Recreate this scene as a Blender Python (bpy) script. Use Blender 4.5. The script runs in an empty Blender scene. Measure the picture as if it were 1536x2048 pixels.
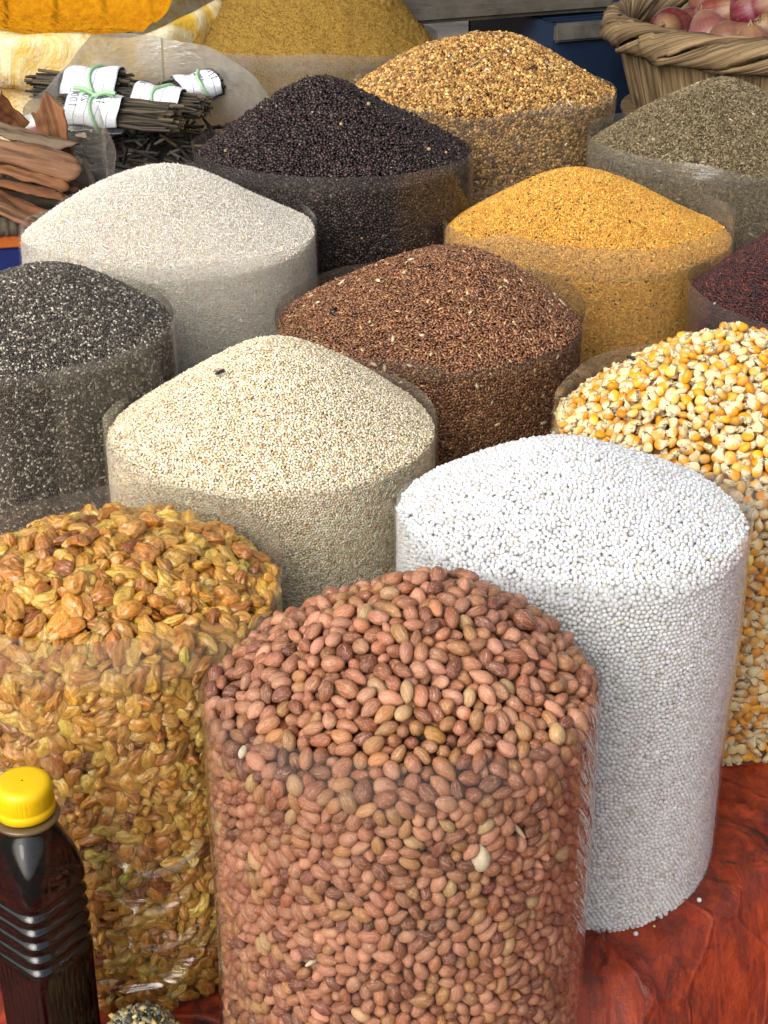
import bpy, bmesh, math, random
import numpy as np
from mathutils import Vector, Matrix

rng = np.random.default_rng(11)
random.seed(5)
S = bpy.context.scene
COL = S.collection
PI = math.pi
R_ = math.radians

# ------------------------------------------------------------------ camera, sky, sun, exposure
CZ = 1.365                                   # eye height; the table top behind is at 0.70
PITCH = 27.0
F_PX = 3076.0                                # focal length in pixels of the 1536x2048 photograph
cam_d = bpy.data.cameras.new('camera')
cam = bpy.data.objects.new('camera', cam_d)
COL.objects.link(cam)
cam.location = (0, 0, CZ)
cam.rotation_euler = (R_(90 - PITCH), 0, 0)
cam_d.sensor_fit = 'VERTICAL'
cam_d.sensor_height = 24.0
cam_d.lens = 24.0 * F_PX / 2048.0
cam_d.clip_start = 0.02
cam_d.clip_end = 500
S.camera = cam

SUN_EL, SUN_AZ = 37.0, -32.0                 # azimuth measured from behind the camera towards the left
world = bpy.data.worlds.new('World')
S.world = world
world.use_nodes = True
wn, wl = world.node_tree.nodes, world.node_tree.links
wn.clear()
sky = wn.new('ShaderNodeTexSky')
sky.sky_type = 'NISHITA'
sky.sun_disc = False
sky.sun_elevation = R_(SUN_EL)
sky.dust_density = 4.0
sky.ozone_density = 0.6
bg = wn.new('ShaderNodeBackground')
bg.inputs['Strength'].default_value = 0.15
wo = wn.new('ShaderNodeOutputWorld')
hs = wn.new('ShaderNodeHueSaturation'); hs.inputs['Saturation'].default_value = .45      # a white overcast sky
wl.new(sky.outputs[0], hs.inputs['Color']); wl.new(hs.outputs[0], bg.inputs[0])
wl.new(bg.outputs[0], wo.inputs[0])

sun_d = bpy.data.lights.new('sun', 'SUN')
sun = bpy.data.objects.new('sun', sun_d)
COL.objects.link(sun)
to_sun = Vector((math.sin(R_(SUN_AZ)) * math.cos(R_(SUN_EL)), -math.cos(R_(SUN_AZ)) * math.cos(R_(SUN_EL)), math.sin(R_(SUN_EL))))
sun.rotation_euler = to_sun.to_track_quat('Z', 'Y').to_euler()
sky.sun_rotation = math.atan2(to_sun.x, to_sun.y)
sun_d.energy = 1.6
sun_d.angle = R_(55)
sun_d.color = (1.0, 0.95, 0.87)

S.view_settings.view_transform = 'Standard'
S.view_settings.look = 'None'
S.view_settings.exposure = 0.48
S.view_settings.gamma = 1
S.view_settings.use_curve_mapping = False
S.render.engine = 'CYCLES'
S.cycles.max_bounces = 12
S.cycles.transparent_max_bounces = 32
S.cycles.diffuse_bounces = 7
S.cycles.glossy_bounces = 4
S.cycles.transmission_bounces = 8
S.cycles.caustics_reflective = False
S.cycles.caustics_refractive = False
S.cycles.use_denoising = True

# ------------------------------------------------------------------ helpers
def tag(o, label=None, cat=None, group=None, kind=None):
    if label: o['label'] = label
    if cat: o['category'] = cat
    if group: o['group'] = group
    if kind: o['kind'] = kind
    return o

def link(name, me, mat=None, parent=None):
    o = bpy.data.objects.new(name, me)
    COL.objects.link(o)
    if mat is not None and len(me.materials) == 0: me.materials.append(mat)
    if parent is not None: o.parent = parent
    return o

def empty(name, loc, rotz=0.0):
    o = bpy.data.objects.new(name, None)
    o.empty_display_size = 0.02
    COL.objects.link(o)
    o.location = loc
    o.rotation_euler = (0, 0, rotz)
    return o

def mesh_np(name, V, F, attrs=None, smooth=True):
    """V (n,3); F (m,k) one polygon size; attrs {name: (type, array)}"""
    V = np.ascontiguousarray(V, dtype=np.float32)
    F = np.ascontiguousarray(F, dtype=np.int32)
    me = bpy.data.meshes.new(name)
    m, k = F.shape
    me.vertices.add(len(V)); me.vertices.foreach_set('co', V.ravel())
    me.loops.add(m * k); me.loops.foreach_set('vertex_index', F.ravel())
    me.polygons.add(m); me.polygons.foreach_set('loop_start', np.arange(0, m * k, k, dtype=np.int32))
    me.update(calc_edges=True)
    for an, (ty, arr) in (attrs or {}).items():
        a = me.attributes.new(an, ty, 'POINT')
        key = 'color' if 'COLOR' in ty else ('vector' if 'VECTOR' in ty else 'value')
        a.data.foreach_set(key, np.ascontiguousarray(arr, dtype=np.float32).ravel())
    if smooth: me.shade_smooth()
    else: me.shade_flat()
    return me

def bm_mesh(name, bm, smooth=False):
    me = bpy.data.meshes.new(name)
    bmesh.ops.recalc_face_normals(bm, faces=bm.faces)
    bm.to_mesh(me); bm.free()
    if smooth: me.shade_smooth()
    return me

def ico(sub):
    bm = bmesh.new()
    bmesh.ops.create_icosphere(bm, subdivisions=sub, radius=1.0)
    V = np.array([v.co[:] for v in bm.verts]); F = np.array([[v.index for v in f.verts] for f in bm.faces])
    bm.free()
    return V, F

def octa():
    V = np.array([(1,0,0),(-1,0,0),(0,1,0),(0,-1,0),(0,0,1),(0,0,-1)], float)
    F = np.array([(0,2,4),(2,1,4),(1,3,4),(3,0,4),(2,0,5),(1,2,5),(3,1,5),(0,3,5)])
    return V, F

def vnoise(P, scale, seed=0, octaves=3):
    """cheap smooth noise: sums of random sinusoids, about -1..1"""
    r = np.random.default_rng(seed)
    out = np.zeros(len(P)); amp = 1.0; tot = 0
    for o in range(octaves):
        for k in range(5):
            d = r.normal(size=3); d /= np.linalg.norm(d)
            out += amp * np.sin((P @ d) * scale * (2 ** o) * r.uniform(.7, 1.3) + r.uniform(0, 6.28)) / 2.2
        tot += amp; amp *= 0.55
    return out / tot

def tube_np(pts, rad, n=8, closed=False):
    """tube along a polyline; rad scalar or list -> V,F quads (with end caps pinched)"""
    pts = np.asarray(pts, float); m = len(pts)
    rad = np.full(m, rad) if np.isscalar(rad) else np.asarray(rad, float)
    T = np.gradient(pts, axis=0)
    if closed:
        T = np.roll(pts, -1, 0) - np.roll(pts, 1, 0)
    T /= np.linalg.norm(T, axis=1)[:, None] + 1e-12
    up = np.array([0.03, 0.02, 1.0]) if abs(T[:, 2]).mean() < .8 else np.array([1.0, .1, 0])
    A = np.cross(T, up); A /= np.linalg.norm(A, axis=1)[:, None] + 1e-12
    B = np.cross(A, T)
    t = np.linspace(0, 2 * PI, n, endpoint=False)
    V = pts[:, None, :] + rad[:, None, None] * (np.cos(t)[None, :, None] * A[:, None, :] + np.sin(t)[None, :, None] * B[:, None, :])
    V = V.reshape(-1, 3)
    F = []
    for i in range(m if closed else m - 1):
        j = (i + 1) % m
        for k in range(n):
            F.append((i * n + k, i * n + (k + 1) % n, j * n + (k + 1) % n, j * n + k))
    return V, np.array(F)

def join_np(parts):
    Vs, Fs, o = [], [], 0
    for V, F in parts:
        Vs.append(V); Fs.append(F + o); o += len(V)
    return np.vstack(Vs), np.vstack(Fs)

def lathe_np(prof, n=48, close=False):
    prof = np.asarray(prof, float); m = len(prof)
    t = np.linspace(0, 2 * PI, n, endpoint=False)
    V = np.stack([prof[:, 0][:, None] * np.cos(t), prof[:, 0][:, None] * np.sin(t), np.repeat(prof[:, 1][:, None], n, 1)], -1).reshape(-1, 3)
    F = [(i * n + k, i * n + (k + 1) % n, (i + 1) * n + (k + 1) % n, (i + 1) * n + k) for i in range(m - 1) for k in range(n)]
    return V, np.array(F)

def grid_np(nu, nv):
    u, v = np.meshgrid(np.arange(nu), np.arange(nv), indexing='ij')
    idx = (u * nv + v)
    F = np.stack([idx[:-1, :-1], idx[1:, :-1], idx[1:, 1:], idx[:-1, 1:]], -1).reshape(-1, 4)
    return u.ravel() / (nu - 1), v.ravel() / (nv - 1), F

# ------------------------------------------------------------------ materials
class NT:
    def __init__(self, name):
        self.m = bpy.data.materials.new(name); self.m.use_nodes = True
        self.t = self.m.node_tree; self.t.nodes.clear()
        self.out = self.n('ShaderNodeOutputMaterial')
    def n(self, ty, **kw):
        nd = self.t.nodes.new(ty)
        for k, v in kw.items():
            if k.startswith('i_'): nd.inputs[k[2:].replace('_', ' ')].default_value = v
            else: setattr(nd, k, v)
        return nd
    def l(self, a, b): self.t.links.new(a, b)
    def noise(self, vec, scale, detail=4, rough=.55, dist=0):
        nd = self.n('ShaderNodeTexNoise'); nd.inputs['Scale'].default_value = scale
        nd.inputs['Detail'].default_value = detail; nd.inputs['Roughness'].default_value = rough
        nd.inputs['Distortion'].default_value = dist
        if vec is not None: self.l(vec, nd.inputs['Vector'])
        return nd.outputs['Fac']
    def ramp(self, fac, stops):
        nd = self.n('ShaderNodeValToRGB'); cr = nd.color_ramp
        while len(cr.elements) < len(stops): cr.elements.new(.5)
        for e, (p, c) in zip(cr.elements, stops):
            e.position = p; e.color = (c, c, c, 1) if np.isscalar(c) else (*c, 1)
        self.l(fac, nd.inputs[0]); return nd.outputs[0]
    def mix(self, a, b, fac, mode='MIX'):
        nd = self.n('ShaderNodeMix', data_type='RGBA', blend_type=mode)
        for s, v in ((6, a), (7, b), (0, fac)):
            if hasattr(v, 'is_output'): self.l(v, nd.inputs[s])
            elif s == 0: nd.inputs[0].default_value = v
            else: nd.inputs[s].default_value = (*v, 1)
        return nd.outputs[2]
    def math(self, op, a, b=0.0):
        nd = self.n('ShaderNodeMath', operation=op)
        for s, v in ((0, a), (1, b)):
            if hasattr(v, 'is_output'): self.l(v, nd.inputs[s])
            else: nd.inputs[s].default_value = v
        return nd.outputs[0]
    def mapv(self, vec, scale=(1,1,1), rot=(0,0,0)):
        nd = self.n('ShaderNodeMapping'); nd.inputs['Scale'].default_value = scale; nd.inputs['Rotation'].default_value = rot
        self.l(vec, nd.inputs['Vector']); return nd.outputs[0]
    def bump(self, h, strength, dist, normal=None):
        nd = self.n('ShaderNodeBump'); nd.inputs['Strength'].default_value = strength; nd.inputs['Distance'].default_value = dist
        self.l(h, nd.inputs['Height'])
        if normal is not None: self.l(normal, nd.inputs['Normal'])
        return nd.outputs[0]
    def attr(self, name, out='Color', ty='GEOMETRY'):
        nd = self.n('ShaderNodeAttribute', attribute_name=name, attribute_type=ty); return nd.outputs[out]
    def obj(self): return self.n('ShaderNodeTexCoord').outputs['Object']
    def pbsdf(self, color, rough=.6, spec=.5, normal=None, **kw):
        nd = self.n('ShaderNodeBsdfPrincipled')
        for s, v in (('Base Color', color), ('Roughness', rough), ('Specular IOR Level', spec)):
            if hasattr(v, 'is_output'): self.l(v, nd.inputs[s])
            elif s == 'Base Color': nd.inputs[s].default_value = (*v, 1)
            else: nd.inputs[s].default_value = v
        if normal is not None: self.l(normal, nd.inputs['Normal'])
        for k, v in kw.items():
            k = k.replace('_', ' ')
            nd.inputs[k].default_value = v
        self.l(nd.outputs[0], self.out.inputs[0])
        return nd

def grain_mat(name, rough=.6, spec=.35, sss=0.0):
    N = NT(name)
    p = N.pbsdf(N.attr('gcol'), rough, spec)
    if sss:
        p.inputs['Subsurface Weight'].default_value = sss
        p.inputs['Subsurface Radius'].default_value = (1, .7, .4); p.inputs['Subsurface Scale'].default_value = .002
    return N.m

def col_src(N, merged):
    if merged: return N.attr('gcol')
    return N.n('ShaderNodeObjectInfo').outputs['Color']

def peanut_mat(merged):
    N = NT('peanut_skin_heap' if merged else 'peanut_skin')
    lc = N.attr('lc', 'Vector')
    if not merged:
        oi = N.n('ShaderNodeObjectInfo'); ad = N.n('ShaderNodeVectorMath', operation='ADD')
        sc = N.n('ShaderNodeVectorMath', operation='SCALE'); sc.inputs['Scale'].default_value = 40
        cb = N.n('ShaderNodeCombineXYZ'); N.l(oi.outputs['Random'], cb.inputs[0]); N.l(oi.outputs['Random'], cb.inputs[1])
        N.l(cb.outputs[0], sc.inputs[0]); N.l(lc, ad.inputs[0]); N.l(sc.outputs[0], ad.inputs[1]); lc = ad.outputs[0]
    base = col_src(N, merged)
    vein = N.noise(N.mapv(lc, (.45, 1.9, 1.9)), 1.15, 4, .62, 1.3)
    blot = N.noise(lc, .8, 3)
    c = N.mix(base, N.mix(base, (.64, .42, .28), .7), N.ramp(vein, [(.50, 0), (.68, 1)]))
    c = N.mix(c, N.mix(base, (.14, .030, .014), .45), N.ramp(vein, [(.33, 1), (.46, 0)]))
    c = N.mix(c, N.mix(base, (.45, .26, .12), .32), N.ramp(blot, [(.55, 0), (.75, 1)]))
    nrm = N.bump(vein, .55, .0012)
    N.pbsdf(c, .34, .5, nrm)
    return N.m

def raisin_mat(merged):
    N = NT('raisin_skin_heap' if merged else 'raisin_skin')
    lc = N.attr('lc', 'Vector'); base = col_src(N, merged)
    w = N.noise(N.mapv(lc, (.7, 1.3, 1.3)), 1.5, 3, .55, 1.4)
    c = N.mix(base, N.mix(base, (.20, .07, .008), .5), N.ramp(w, [(.36, 1), (.48, 0)]))
    c = N.mix(c, N.mix(base, (.70, .45, .17), .5), N.ramp(w, [(.55, 0), (.72, 1)]))
    nrm = N.bump(w, .8, .0016)
    p = N.pbsdf(c, .22, .7, nrm)
    p.inputs['Transmission Weight'].default_value = .08; p.inputs['IOR'].default_value = 1.42; p.inputs['Coat Weight'].default_value = .7; p.inputs['Coat Roughness'].default_value = .14
    p.inputs['Subsurface Weight'].default_value = .8
    p.inputs['Subsurface Radius'].default_value = (1, .55, .12); p.inputs['Subsurface Scale'].default_value = .010
    return N.m

def corn_mat(merged):
    N = NT('corn_skin_heap' if merged else 'corn_skin')
    lc = N.attr('lc', 'Vector'); base = col_src(N, merged)
    lt = N.attr('tip', 'Fac')
    w = N.noise(lc, 1.3, 4, .65)
    f = N.math('ADD', lt, N.math('MULTIPLY', N.math('SUBTRACT', w, .5), .9))
    c = N.mix(base, (.74, .62, .38), N.ramp(f, [(.46, 0), (.70, 1)]))
    c = N.mix(c, (.20, .13, .06), N.ramp(N.noise(lc, 3.0, 3), [(.66, 0), (.78, .6)]))
    nrm = N.bump(w, .3, .001)
    N.pbsdf(c, N.ramp(f, [(.3, .3), (.6, .7)]), .4, nrm)
    return N.m

def film_mat(name, haze=.12, tint=(.93, .93, .91), wr=.35, side_streak=0.0, low_streak=0.0, rimdust=.12, dcol=(.50, .47, .42, 1)):
    """clear plastic film: mostly see-through, dusty, mirrors the sky at grazing angles"""
    N = NT(name)
    uv = N.attr('fuv', 'Vector')                    # x = arc length (m), y = height (m), z = angle from the front (rad)
    sep = N.n('ShaderNodeSeparateXYZ'); N.l(uv, sep.inputs[0])
    big = N.noise(N.mapv(uv, (14, 26, 0)), 1.0, 3, .5, .8)
    fine = N.noise(N.mapv(uv, (60, 200, 0), (0, 0, .15)), 1.0, 3, .6, .5)
    h = N.math('ADD', N.math('MULTIPLY', big, .75), N.math('MULTIPLY', fine, .16))
    nrm = N.bump(h, wr, .006)
    if side_streak:
        dg = N.noise(N.mapv(N.mapv(uv, (1, 1, 0), (0, 0, R_(-38))), (170, 22, 0)), 1.0, 3, .6, 1.2)
        msk = N.ramp(sep.outputs[2], [(0.0, 0), (.5, 0), (.80, 1)]) if False else None
        mr = N.n('ShaderNodeMapRange', clamp=True); mr.inputs[1].default_value = .58; mr.inputs[2].default_value = 1.0
        N.l(sep.outputs[2], mr.inputs[0])
        nrm = N.bump(N.math('MULTIPLY', dg, mr.outputs[0]), side_streak, .006, nrm)
    if low_streak:
        st = N.noise(N.mapv(uv, (9, 85, 0), (0, 0, R_(8))), 1.0, 2, .5, 2.0)
        mr = N.n('ShaderNodeMapRange', clamp=True); mr.inputs[1].default_value = .13; mr.inputs[2].default_value = .06
        N.l(sep.outputs[1], mr.inputs[0])
        nrm = N.bump(N.math('MULTIPLY', st, mr.outputs[0]), low_streak, .012, nrm)
    tr = N.n('ShaderNodeBsdfTransparent'); tr.inputs[0].default_value = (*tint, 1)
    df = N.n('ShaderNodeBsdfDiffuse'); df.inputs[0].default_value = dcol
    tl = N.n('ShaderNodeBsdfTranslucent'); tl.inputs[0].default_value = dcol
    N.l(nrm, df.inputs['Normal'])
    dd = N.n('ShaderNodeMixShader'); dd.inputs[0].default_value = .45
    N.l(df.outputs[0], dd.inputs[1]); N.l(tl.outputs[0], dd.inputs[2])
    lw = N.n('ShaderNodeLayerWeight'); lw.inputs['Blend'].default_value = .5
    face = lw.outputs['Facing']
    dust = N.noise(N.mapv(uv, (45, 45, 0)), 1.0, 5, .7)
    hz = N.math('MULTIPLY', N.ramp(dust, [(.3, .55), (.7, 1.35)]), haze)
    hz = N.math('ADD', hz, N.math('MULTIPLY', N.math('POWER', face, 3.0), .22 * min(1, haze * 8)))
    hz = N.math('ADD', hz, N.math('MULTIPLY', N.attr('free', 'Fac'), rimdust))
    m1 = N.n('ShaderNodeMixShader'); N.l(hz, m1.inputs[0]); N.l(tr.outputs[0], m1.inputs[1]); N.l(dd.outputs[0], m1.inputs[2])
    gl = N.n('ShaderNodeBsdfGlossy'); gl.inputs['Roughness'].default_value = .05; gl.inputs[0].default_value = (1, 1, 1, 1)
    N.l(nrm, gl.inputs['Normal'])
    lw2 = N.n('ShaderNodeLayerWeight'); lw2.inputs['Blend'].default_value = .5; N.l(nrm, lw2.inputs['Normal'])
    fr = N.math('ADD', .06, N.math('MULTIPLY', N.math('POWER', lw2.outputs['Facing'], 4.5), .85))
    m2 = N.n('ShaderNodeMixShader'); N.l(fr, m2.inputs[0]); N.l(m1.outputs[0], m2.inputs[1]); N.l(gl.outputs[0], m2.inputs[2])
    N.l(m2.outputs[0], N.out.inputs[0])
    return N.m

def simple_mat(name, color, rough=.6, spec=.4, var=.25, scale=30, bump=.2, bdist=.002):
    N = NT(name); o = N.obj(); n = N.noise(o, scale, 6, .65)
    c = N.mix(color, tuple(x * (1 - var * 2) for x in color), N.ramp(n, [(.35, 1), (.65, 0)]))
    N.pbsdf(c, rough, spec, N.bump(n, bump, bdist))
    return N.m

# ------------------------------------------------------------------ bags: position (x, y), radius, rim height above base, base z
# mound: height of the heap above the rim edge, e: 0 = pointed cone .. 1+ = dome ; gap: heap edge under the rim
BACK, FRONT = 0.70, 0.665
BAGS = {
 'peanut':    dict(x=.010, y=.652, R=.1000, zr=CZ-.423, base=FRONT, mound=0.036, e=.9,  gap=.010, tilt=.016, wob=.012, off=(0.012, 0.01)),
 'raisin':    dict(x=-.166,y=.795, R=.1030, zr=CZ-.434, base=FRONT, mound=0.014, e=1.2, gap=.026, tilt=.004, wob=.02, off=(-0.01, 0.0)),
 'sago':      dict(x=.114, y=.832, R=.1070, zr=CZ-.421, base=BACK,  mound=0.036, e=.8,  gap=.008, tilt=.005, wob=.012, off=(-0.006, 0)),
 'corn':      dict(x=.248, y=1.028,R=.1285, zr=CZ-.442, base=BACK,  mound=0.06, e=.6,  gap=.016, tilt=.004, wob=.02),
 'sesame':    dict(x=-.079,y=.994, R=.1155, zr=CZ-.436, base=BACK,  mound=0.063, e=.28, gap=.006, tilt=0,    wob=.012, off=(0.004, 0)),
 'chia':      dict(x=-.275,y=1.103,R=.1150, zr=CZ-.399, base=BACK,  mound=0.032, e=1.1, gap=.008, tilt=0,    wob=.015, off=(0.02, 0)),
 'flax':      dict(x=.036, y=1.217,R=.1275, zr=CZ-.434, base=BACK,  mound=0.054, e=.55, gap=.008, tilt=0,    wob=.015, off=(0.02, 0.01)),
 'white':     dict(x=-.193,y=1.361,R=.1360, zr=CZ-.401, base=BACK,  mound=0.052, e=.35, gap=.010, tilt=0,    wob=.012, off=(-0.018, 0)),
 'mustard':   dict(x=.198, y=1.453,R=.1380, zr=CZ-.418, base=BACK,  mound=0.036, e=.40, gap=.020, tilt=0,    wob=.018, off=(-0.008, 0)),
 'redm':      dict(x=.385, y=1.272,R=.1210, zr=CZ-.431, base=BACK,  mound=.066, e=.45, gap=.016, tilt=0,    wob=.02),
 'black':     dict(x=-.049,y=1.565,R=.1410, zr=CZ-.378, base=BACK,  mound=0.066, e=.18, gap=.010, tilt=0,    wob=.012, off=(-0.008, 0)),
 'coriander': dict(x=.117, y=1.844,R=.1520, zr=CZ-.372, base=BACK,  mound=0.06, e=.50, gap=.008, tilt=0,    wob=.015, off=(0.008, 0)),
 'ajwain':    dict(x=.365, y=1.657,R=.1420, zr=CZ-.392, base=BACK,  mound=0.066, e=.25, gap=.014, tilt=0,    wob=.015),
 'khaki':     dict(x=-.098,y=2.084,R=.1650, zr=CZ-.362, base=BACK,  mound=.140, e=.30, gap=.014, tilt=0,    wob=.015),
}
for i, (k, b) in enumerate(BAGS.items()):
    b['h'] = b['zr'] - b['base']
    r = np.random.default_rng(100 + i)
    b['ph'] = r.uniform(0, 2 * PI, 6)
    b['am'] = np.array([1.0, .6, .35, .22]) * b['wob'] * 1.35 * r.uniform(.7, 1.1, 4)
    b['ze'] = b['h'] - b['gap']                  # heap edge height
    b['seed'] = i

def wobble(b, phi, z=None):
    s = 1.0
    if z is not None:                            # the film bulges and draws in again on its way up
        s = s + b['wob'] * .75 * (np.sin(z * 26 + b['ph'][4] + 1.3 * np.cos(phi + b['ph'][5])) * .6 + .4 * np.sin(z * 47 + 2 * phi + b['ph'][0]))
    for k, f in enumerate((2, 3, 5, 7)):
        s = s + b['am'][k] * np.cos(f * phi + b['ph'][k])
    return s

def warp(b, P):
    """round heap -> the slightly dented outline of this bag"""
    P = P.copy()
    phi = np.arctan2(P[:, 1], P[:, 0])
    s = wobble(b, phi, P[:, 2])
    P[:, 0] *= s; P[:, 1] *= s
    return P

def mound(b, rho):
    e = b['e']; g = (math.sqrt(1 + e * e) - np.sqrt(rho * rho + e * e)) / (math.sqrt(1 + e * e) - e)
    return b['ze'] + (b['mound'] + b['gap']) * np.clip(g, -.2, 1)

def mound_xy(b, x, y):
    rho = np.sqrt(x * x + y * y) / b['R']
    k = np.clip(1 - rho * rho, 0, 1); ox, oy = b.get('off', (0, 0))
    rho = np.sqrt((x - ox * k) ** 2 + (y - oy * k) ** 2) / b['R']
    P = np.stack([x, y, np.zeros_like(x)], -1) if np.ndim(x) else np.array([[x, y, 0.]])
    lump = vnoise(P, 28.0, b['seed'] + 50, 2) * .0070 * (b['R'] / .12) * b.get('lump', 1.0)
    return mound(b, rho) + lump * np.clip(1.15 - rho, 0, 1)

def mound_normal(b, x, y):
    e = 1e-3
    dx = (mound_xy(b, x + e, y) - mound_xy(b, x - e, y)) / (2 * e)
    dy = (mound_xy(b, x, y + e) - mound_xy(b, x, y - e)) / (2 * e)
    n = np.stack([-dx, -dy, np.ones_like(dx)], -1)
    return n / np.linalg.norm(n, axis=1)[:, None]

def core_np(b, depth):
    """closed solid under the grains"""
    Rc = b['R'] - depth - .0015
    nr, nt = 40, 96
    rr = np.linspace(0, 1, nr) ** .8
    t = np.linspace(0, 2 * PI, nt, endpoint=False)
    rings = []
    for q in rr:
        x = Rc * max(q, 1e-4) * np.cos(t); y = Rc * max(q, 1e-4) * np.sin(t)
        rings.append(np.stack([x, y, mound_xy(b, x, y) - depth * 1.15], -1))
    for z in np.linspace(b['ze'] - depth * 1.6, .004, 14):
        rings.append(np.stack([Rc * np.cos(t), Rc * np.sin(t), np.full(nt, z)], -1))
    rings.append(np.stack([1e-4 * np.cos(t), 1e-4 * np.sin(t), np.full(nt, .004)], -1))
    V = np.vstack(rings); m = len(rings)
    F = np.array([(i * nt + k, (i + 1) * nt + k, (i + 1) * nt + (k + 1) % nt, i * nt + (k + 1) % nt) for i in range(m - 1) for k in range(nt)])
    F = np.vstack([F[:, [0, 1, 2]], F[:, [0, 2, 3]]])
    return V, F

def surface_points(b, d, jit=.32, deep=0.0, phimax=R_(118), zmin=.0, wall_in=0.0):
    """jittered close packing on wall and heap at depth `deep` below the surface; returns P, N"""
    R = b['R'] - .0018 - wall_in - deep
    hx, hy = d, d * .866
    nz = int((b['ze'] - zmin) / hy) + 1; na = int(2 * phimax * R / hx)
    iz, ia = np.meshgrid(np.arange(nz), np.arange(na), indexing='ij')
    z = b['ze'] - deep * .9 - iz * hy; a = -phimax + (ia + .5 * (iz % 2)) * hx / R
    z = z.ravel() + rng.normal(0, jit * d * .6, z.size); a = a.ravel() + rng.normal(0, jit * d * .6, a.size) / R
    ok = z > zmin + .3 * d; z, a = z[ok], a[ok]
    Nw = np.stack([np.sin(a), -np.cos(a), np.zeros_like(a)], -1)
    Pw = Nw * (R - np.abs(rng.normal(0, .10 * d, len(a))))[:, None]; Pw[:, 2] = z
    # heap
    Rm = R
    n = int(Rm / hx) + 2
    iy, ix = np.meshgrid(np.arange(-int(Rm / hy) - 2, int(Rm / hy) + 3), np.arange(-n, n + 1), indexing='ij')
    x = ((ix + .5 * (iy % 2)) * hx).ravel(); y = (iy * hy).ravel()
    x = x + rng.normal(0, jit * d * .6, x.size); y = y + rng.normal(0, jit * d * .6, y.size)
    ok = x * x + y * y < Rm * Rm
    x, y = x[ok], y[ok]
    Nm = mound_normal(b, x, y)
    zz = mound_xy(b, x, y) - deep + rng.normal(0, .16 * d, len(x))
    Pm = np.stack([x, y, zz], -1)
    return np.vstack([Pw, Pm]), np.vstack([Nw, Nm]), len(Pw)

def frames(N, tilt=.25):
    """random rotation matrices whose z axis is near N (columns x = long axis)"""
    n = len(N)
    Z = N + rng.normal(0, tilt, (n, 3)); Z /= np.linalg.norm(Z, axis=1)[:, None]
    A = rng.normal(0, 1, (n, 3)); X = A - (A * Z).sum(1)[:, None] * Z; X /= np.linalg.norm(X, axis=1)[:, None]
    Y = np.cross(Z, X)
    return np.stack([X, Y, Z], -1)

def merged_grains(P, M, Sc, C, protos, lc=False, tipf=None):
    """build the arrays of one mesh holding many grains; C (n,3)"""
    which = rng.integers(0, len(protos), len(P))
    Vs, Fs, Cs, Ls, Ts, off = [], [], [], [], [], 0
    for k, pr in enumerate(protos):
        V, F = pr[0], pr[1]
        ii = np.nonzero(which == k)[0]
        if not len(ii): continue
        sv = V[None] * Sc[ii][:, None, :] if Sc.ndim == 2 else V[None] * Sc[ii][:, None, None]
        W = np.einsum('nij,nvj->nvi', M[ii], sv) + P[ii][:, None, :]
        Vs.append(W.reshape(-1, 3))
        Fs.append((F[None] + (np.arange(len(ii)) * len(V))[:, None, None] + off).reshape(-1, F.shape[1]))
        Cs.append(np.repeat(C[ii], len(V), 0)); off += len(ii) * len(V)
        if lc:
            Ls.append((pr[2][None] + rng.uniform(0, 40, (len(ii), 1, 3))).reshape(-1, 3))
            Ts.append(np.tile(pr[3], len(ii)))
    out = [np.vstack(Vs), np.vstack(Fs), np.vstack(Cs)]
    if lc: out += [np.vstack(Ls), np.concatenate(Ts)]
    return out

def palette(n, cols, w, jit=.12, hue=.04):
    cols = np.array(cols, float); w = np.array(w, float); w /= w.sum()
    c = cols[rng.choice(len(cols), n, p=w)]
    c = c * np.exp(rng.normal(0, jit, (n, 1))) * np.exp(rng.normal(0, hue, (n, 3)))
    return np.clip(c, .003, .92)

def rgba(C): return np.hstack([C, np.ones((len(C), 1))])

# grain prototypes: long axis x, thin axis z, unit half-length
I1, I2 = ico(1), ico(2)
def proto(base, sy, sz, taper=0.0, bend=0.0, rough=0.0, seed=0):
    V, F = base; V = V.copy()
    if rough: V = V * (1 + rough * vnoise(V * 3, 2.0, seed, 2))[:, None]
    f = 1 - taper * V[:, 0]
    V[:, 1] *= sy * f; V[:, 2] *= sz * (1 - .5 * taper * V[:, 0])
    V[:, 2] += bend * (V[:, 0] ** 2 - .5)
    return V, F

PROTO = {
 'sago':    [proto(I2, 1, 1), proto(I2, .94, .97, .04)],
 'ball':    [proto(I1, 1, 1, 0, 0, .08, 1), proto(I1, .92, .95, .05)],
 'sesame':  [proto(I1, .66, .38, .28, 0, .05, 3), proto(I1, .60, .42, .22, 0, .06, 4)],
 'chia':    [proto(I1, .70, .58, .12), proto(I1, .62, .55, .1)],
 'flax':    [proto(I1, .44, .20, .30), proto(I1, .40, .18, .22), proto(I1, .47, .18, .34)],
 'sliver':  [proto(octa(), .40, .22), proto(octa(), .34, .26, 0, .1)],
 'flake':   [proto(octa(), .60, .34, .2), proto(I1, .66, .30, .15, 0, .3, 5), proto(octa(), .8, .3, -.1)],
 'cor':     [proto(I2, .94, .94, .06, 0, .05, 8), proto(I2, .88, .90, .08, 0, .07, 9)],
 'ajwain':  [proto(I1, .46, .42, .2, .16), proto(octa(), .45, .4, .15, .1), proto(I1, .40, .36, .1, -.12)],
}
GM = {}
def gmat(k, **kw):
    if k not in GM: GM[k] = grain_mat(k, **kw)
    return GM[k]

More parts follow.
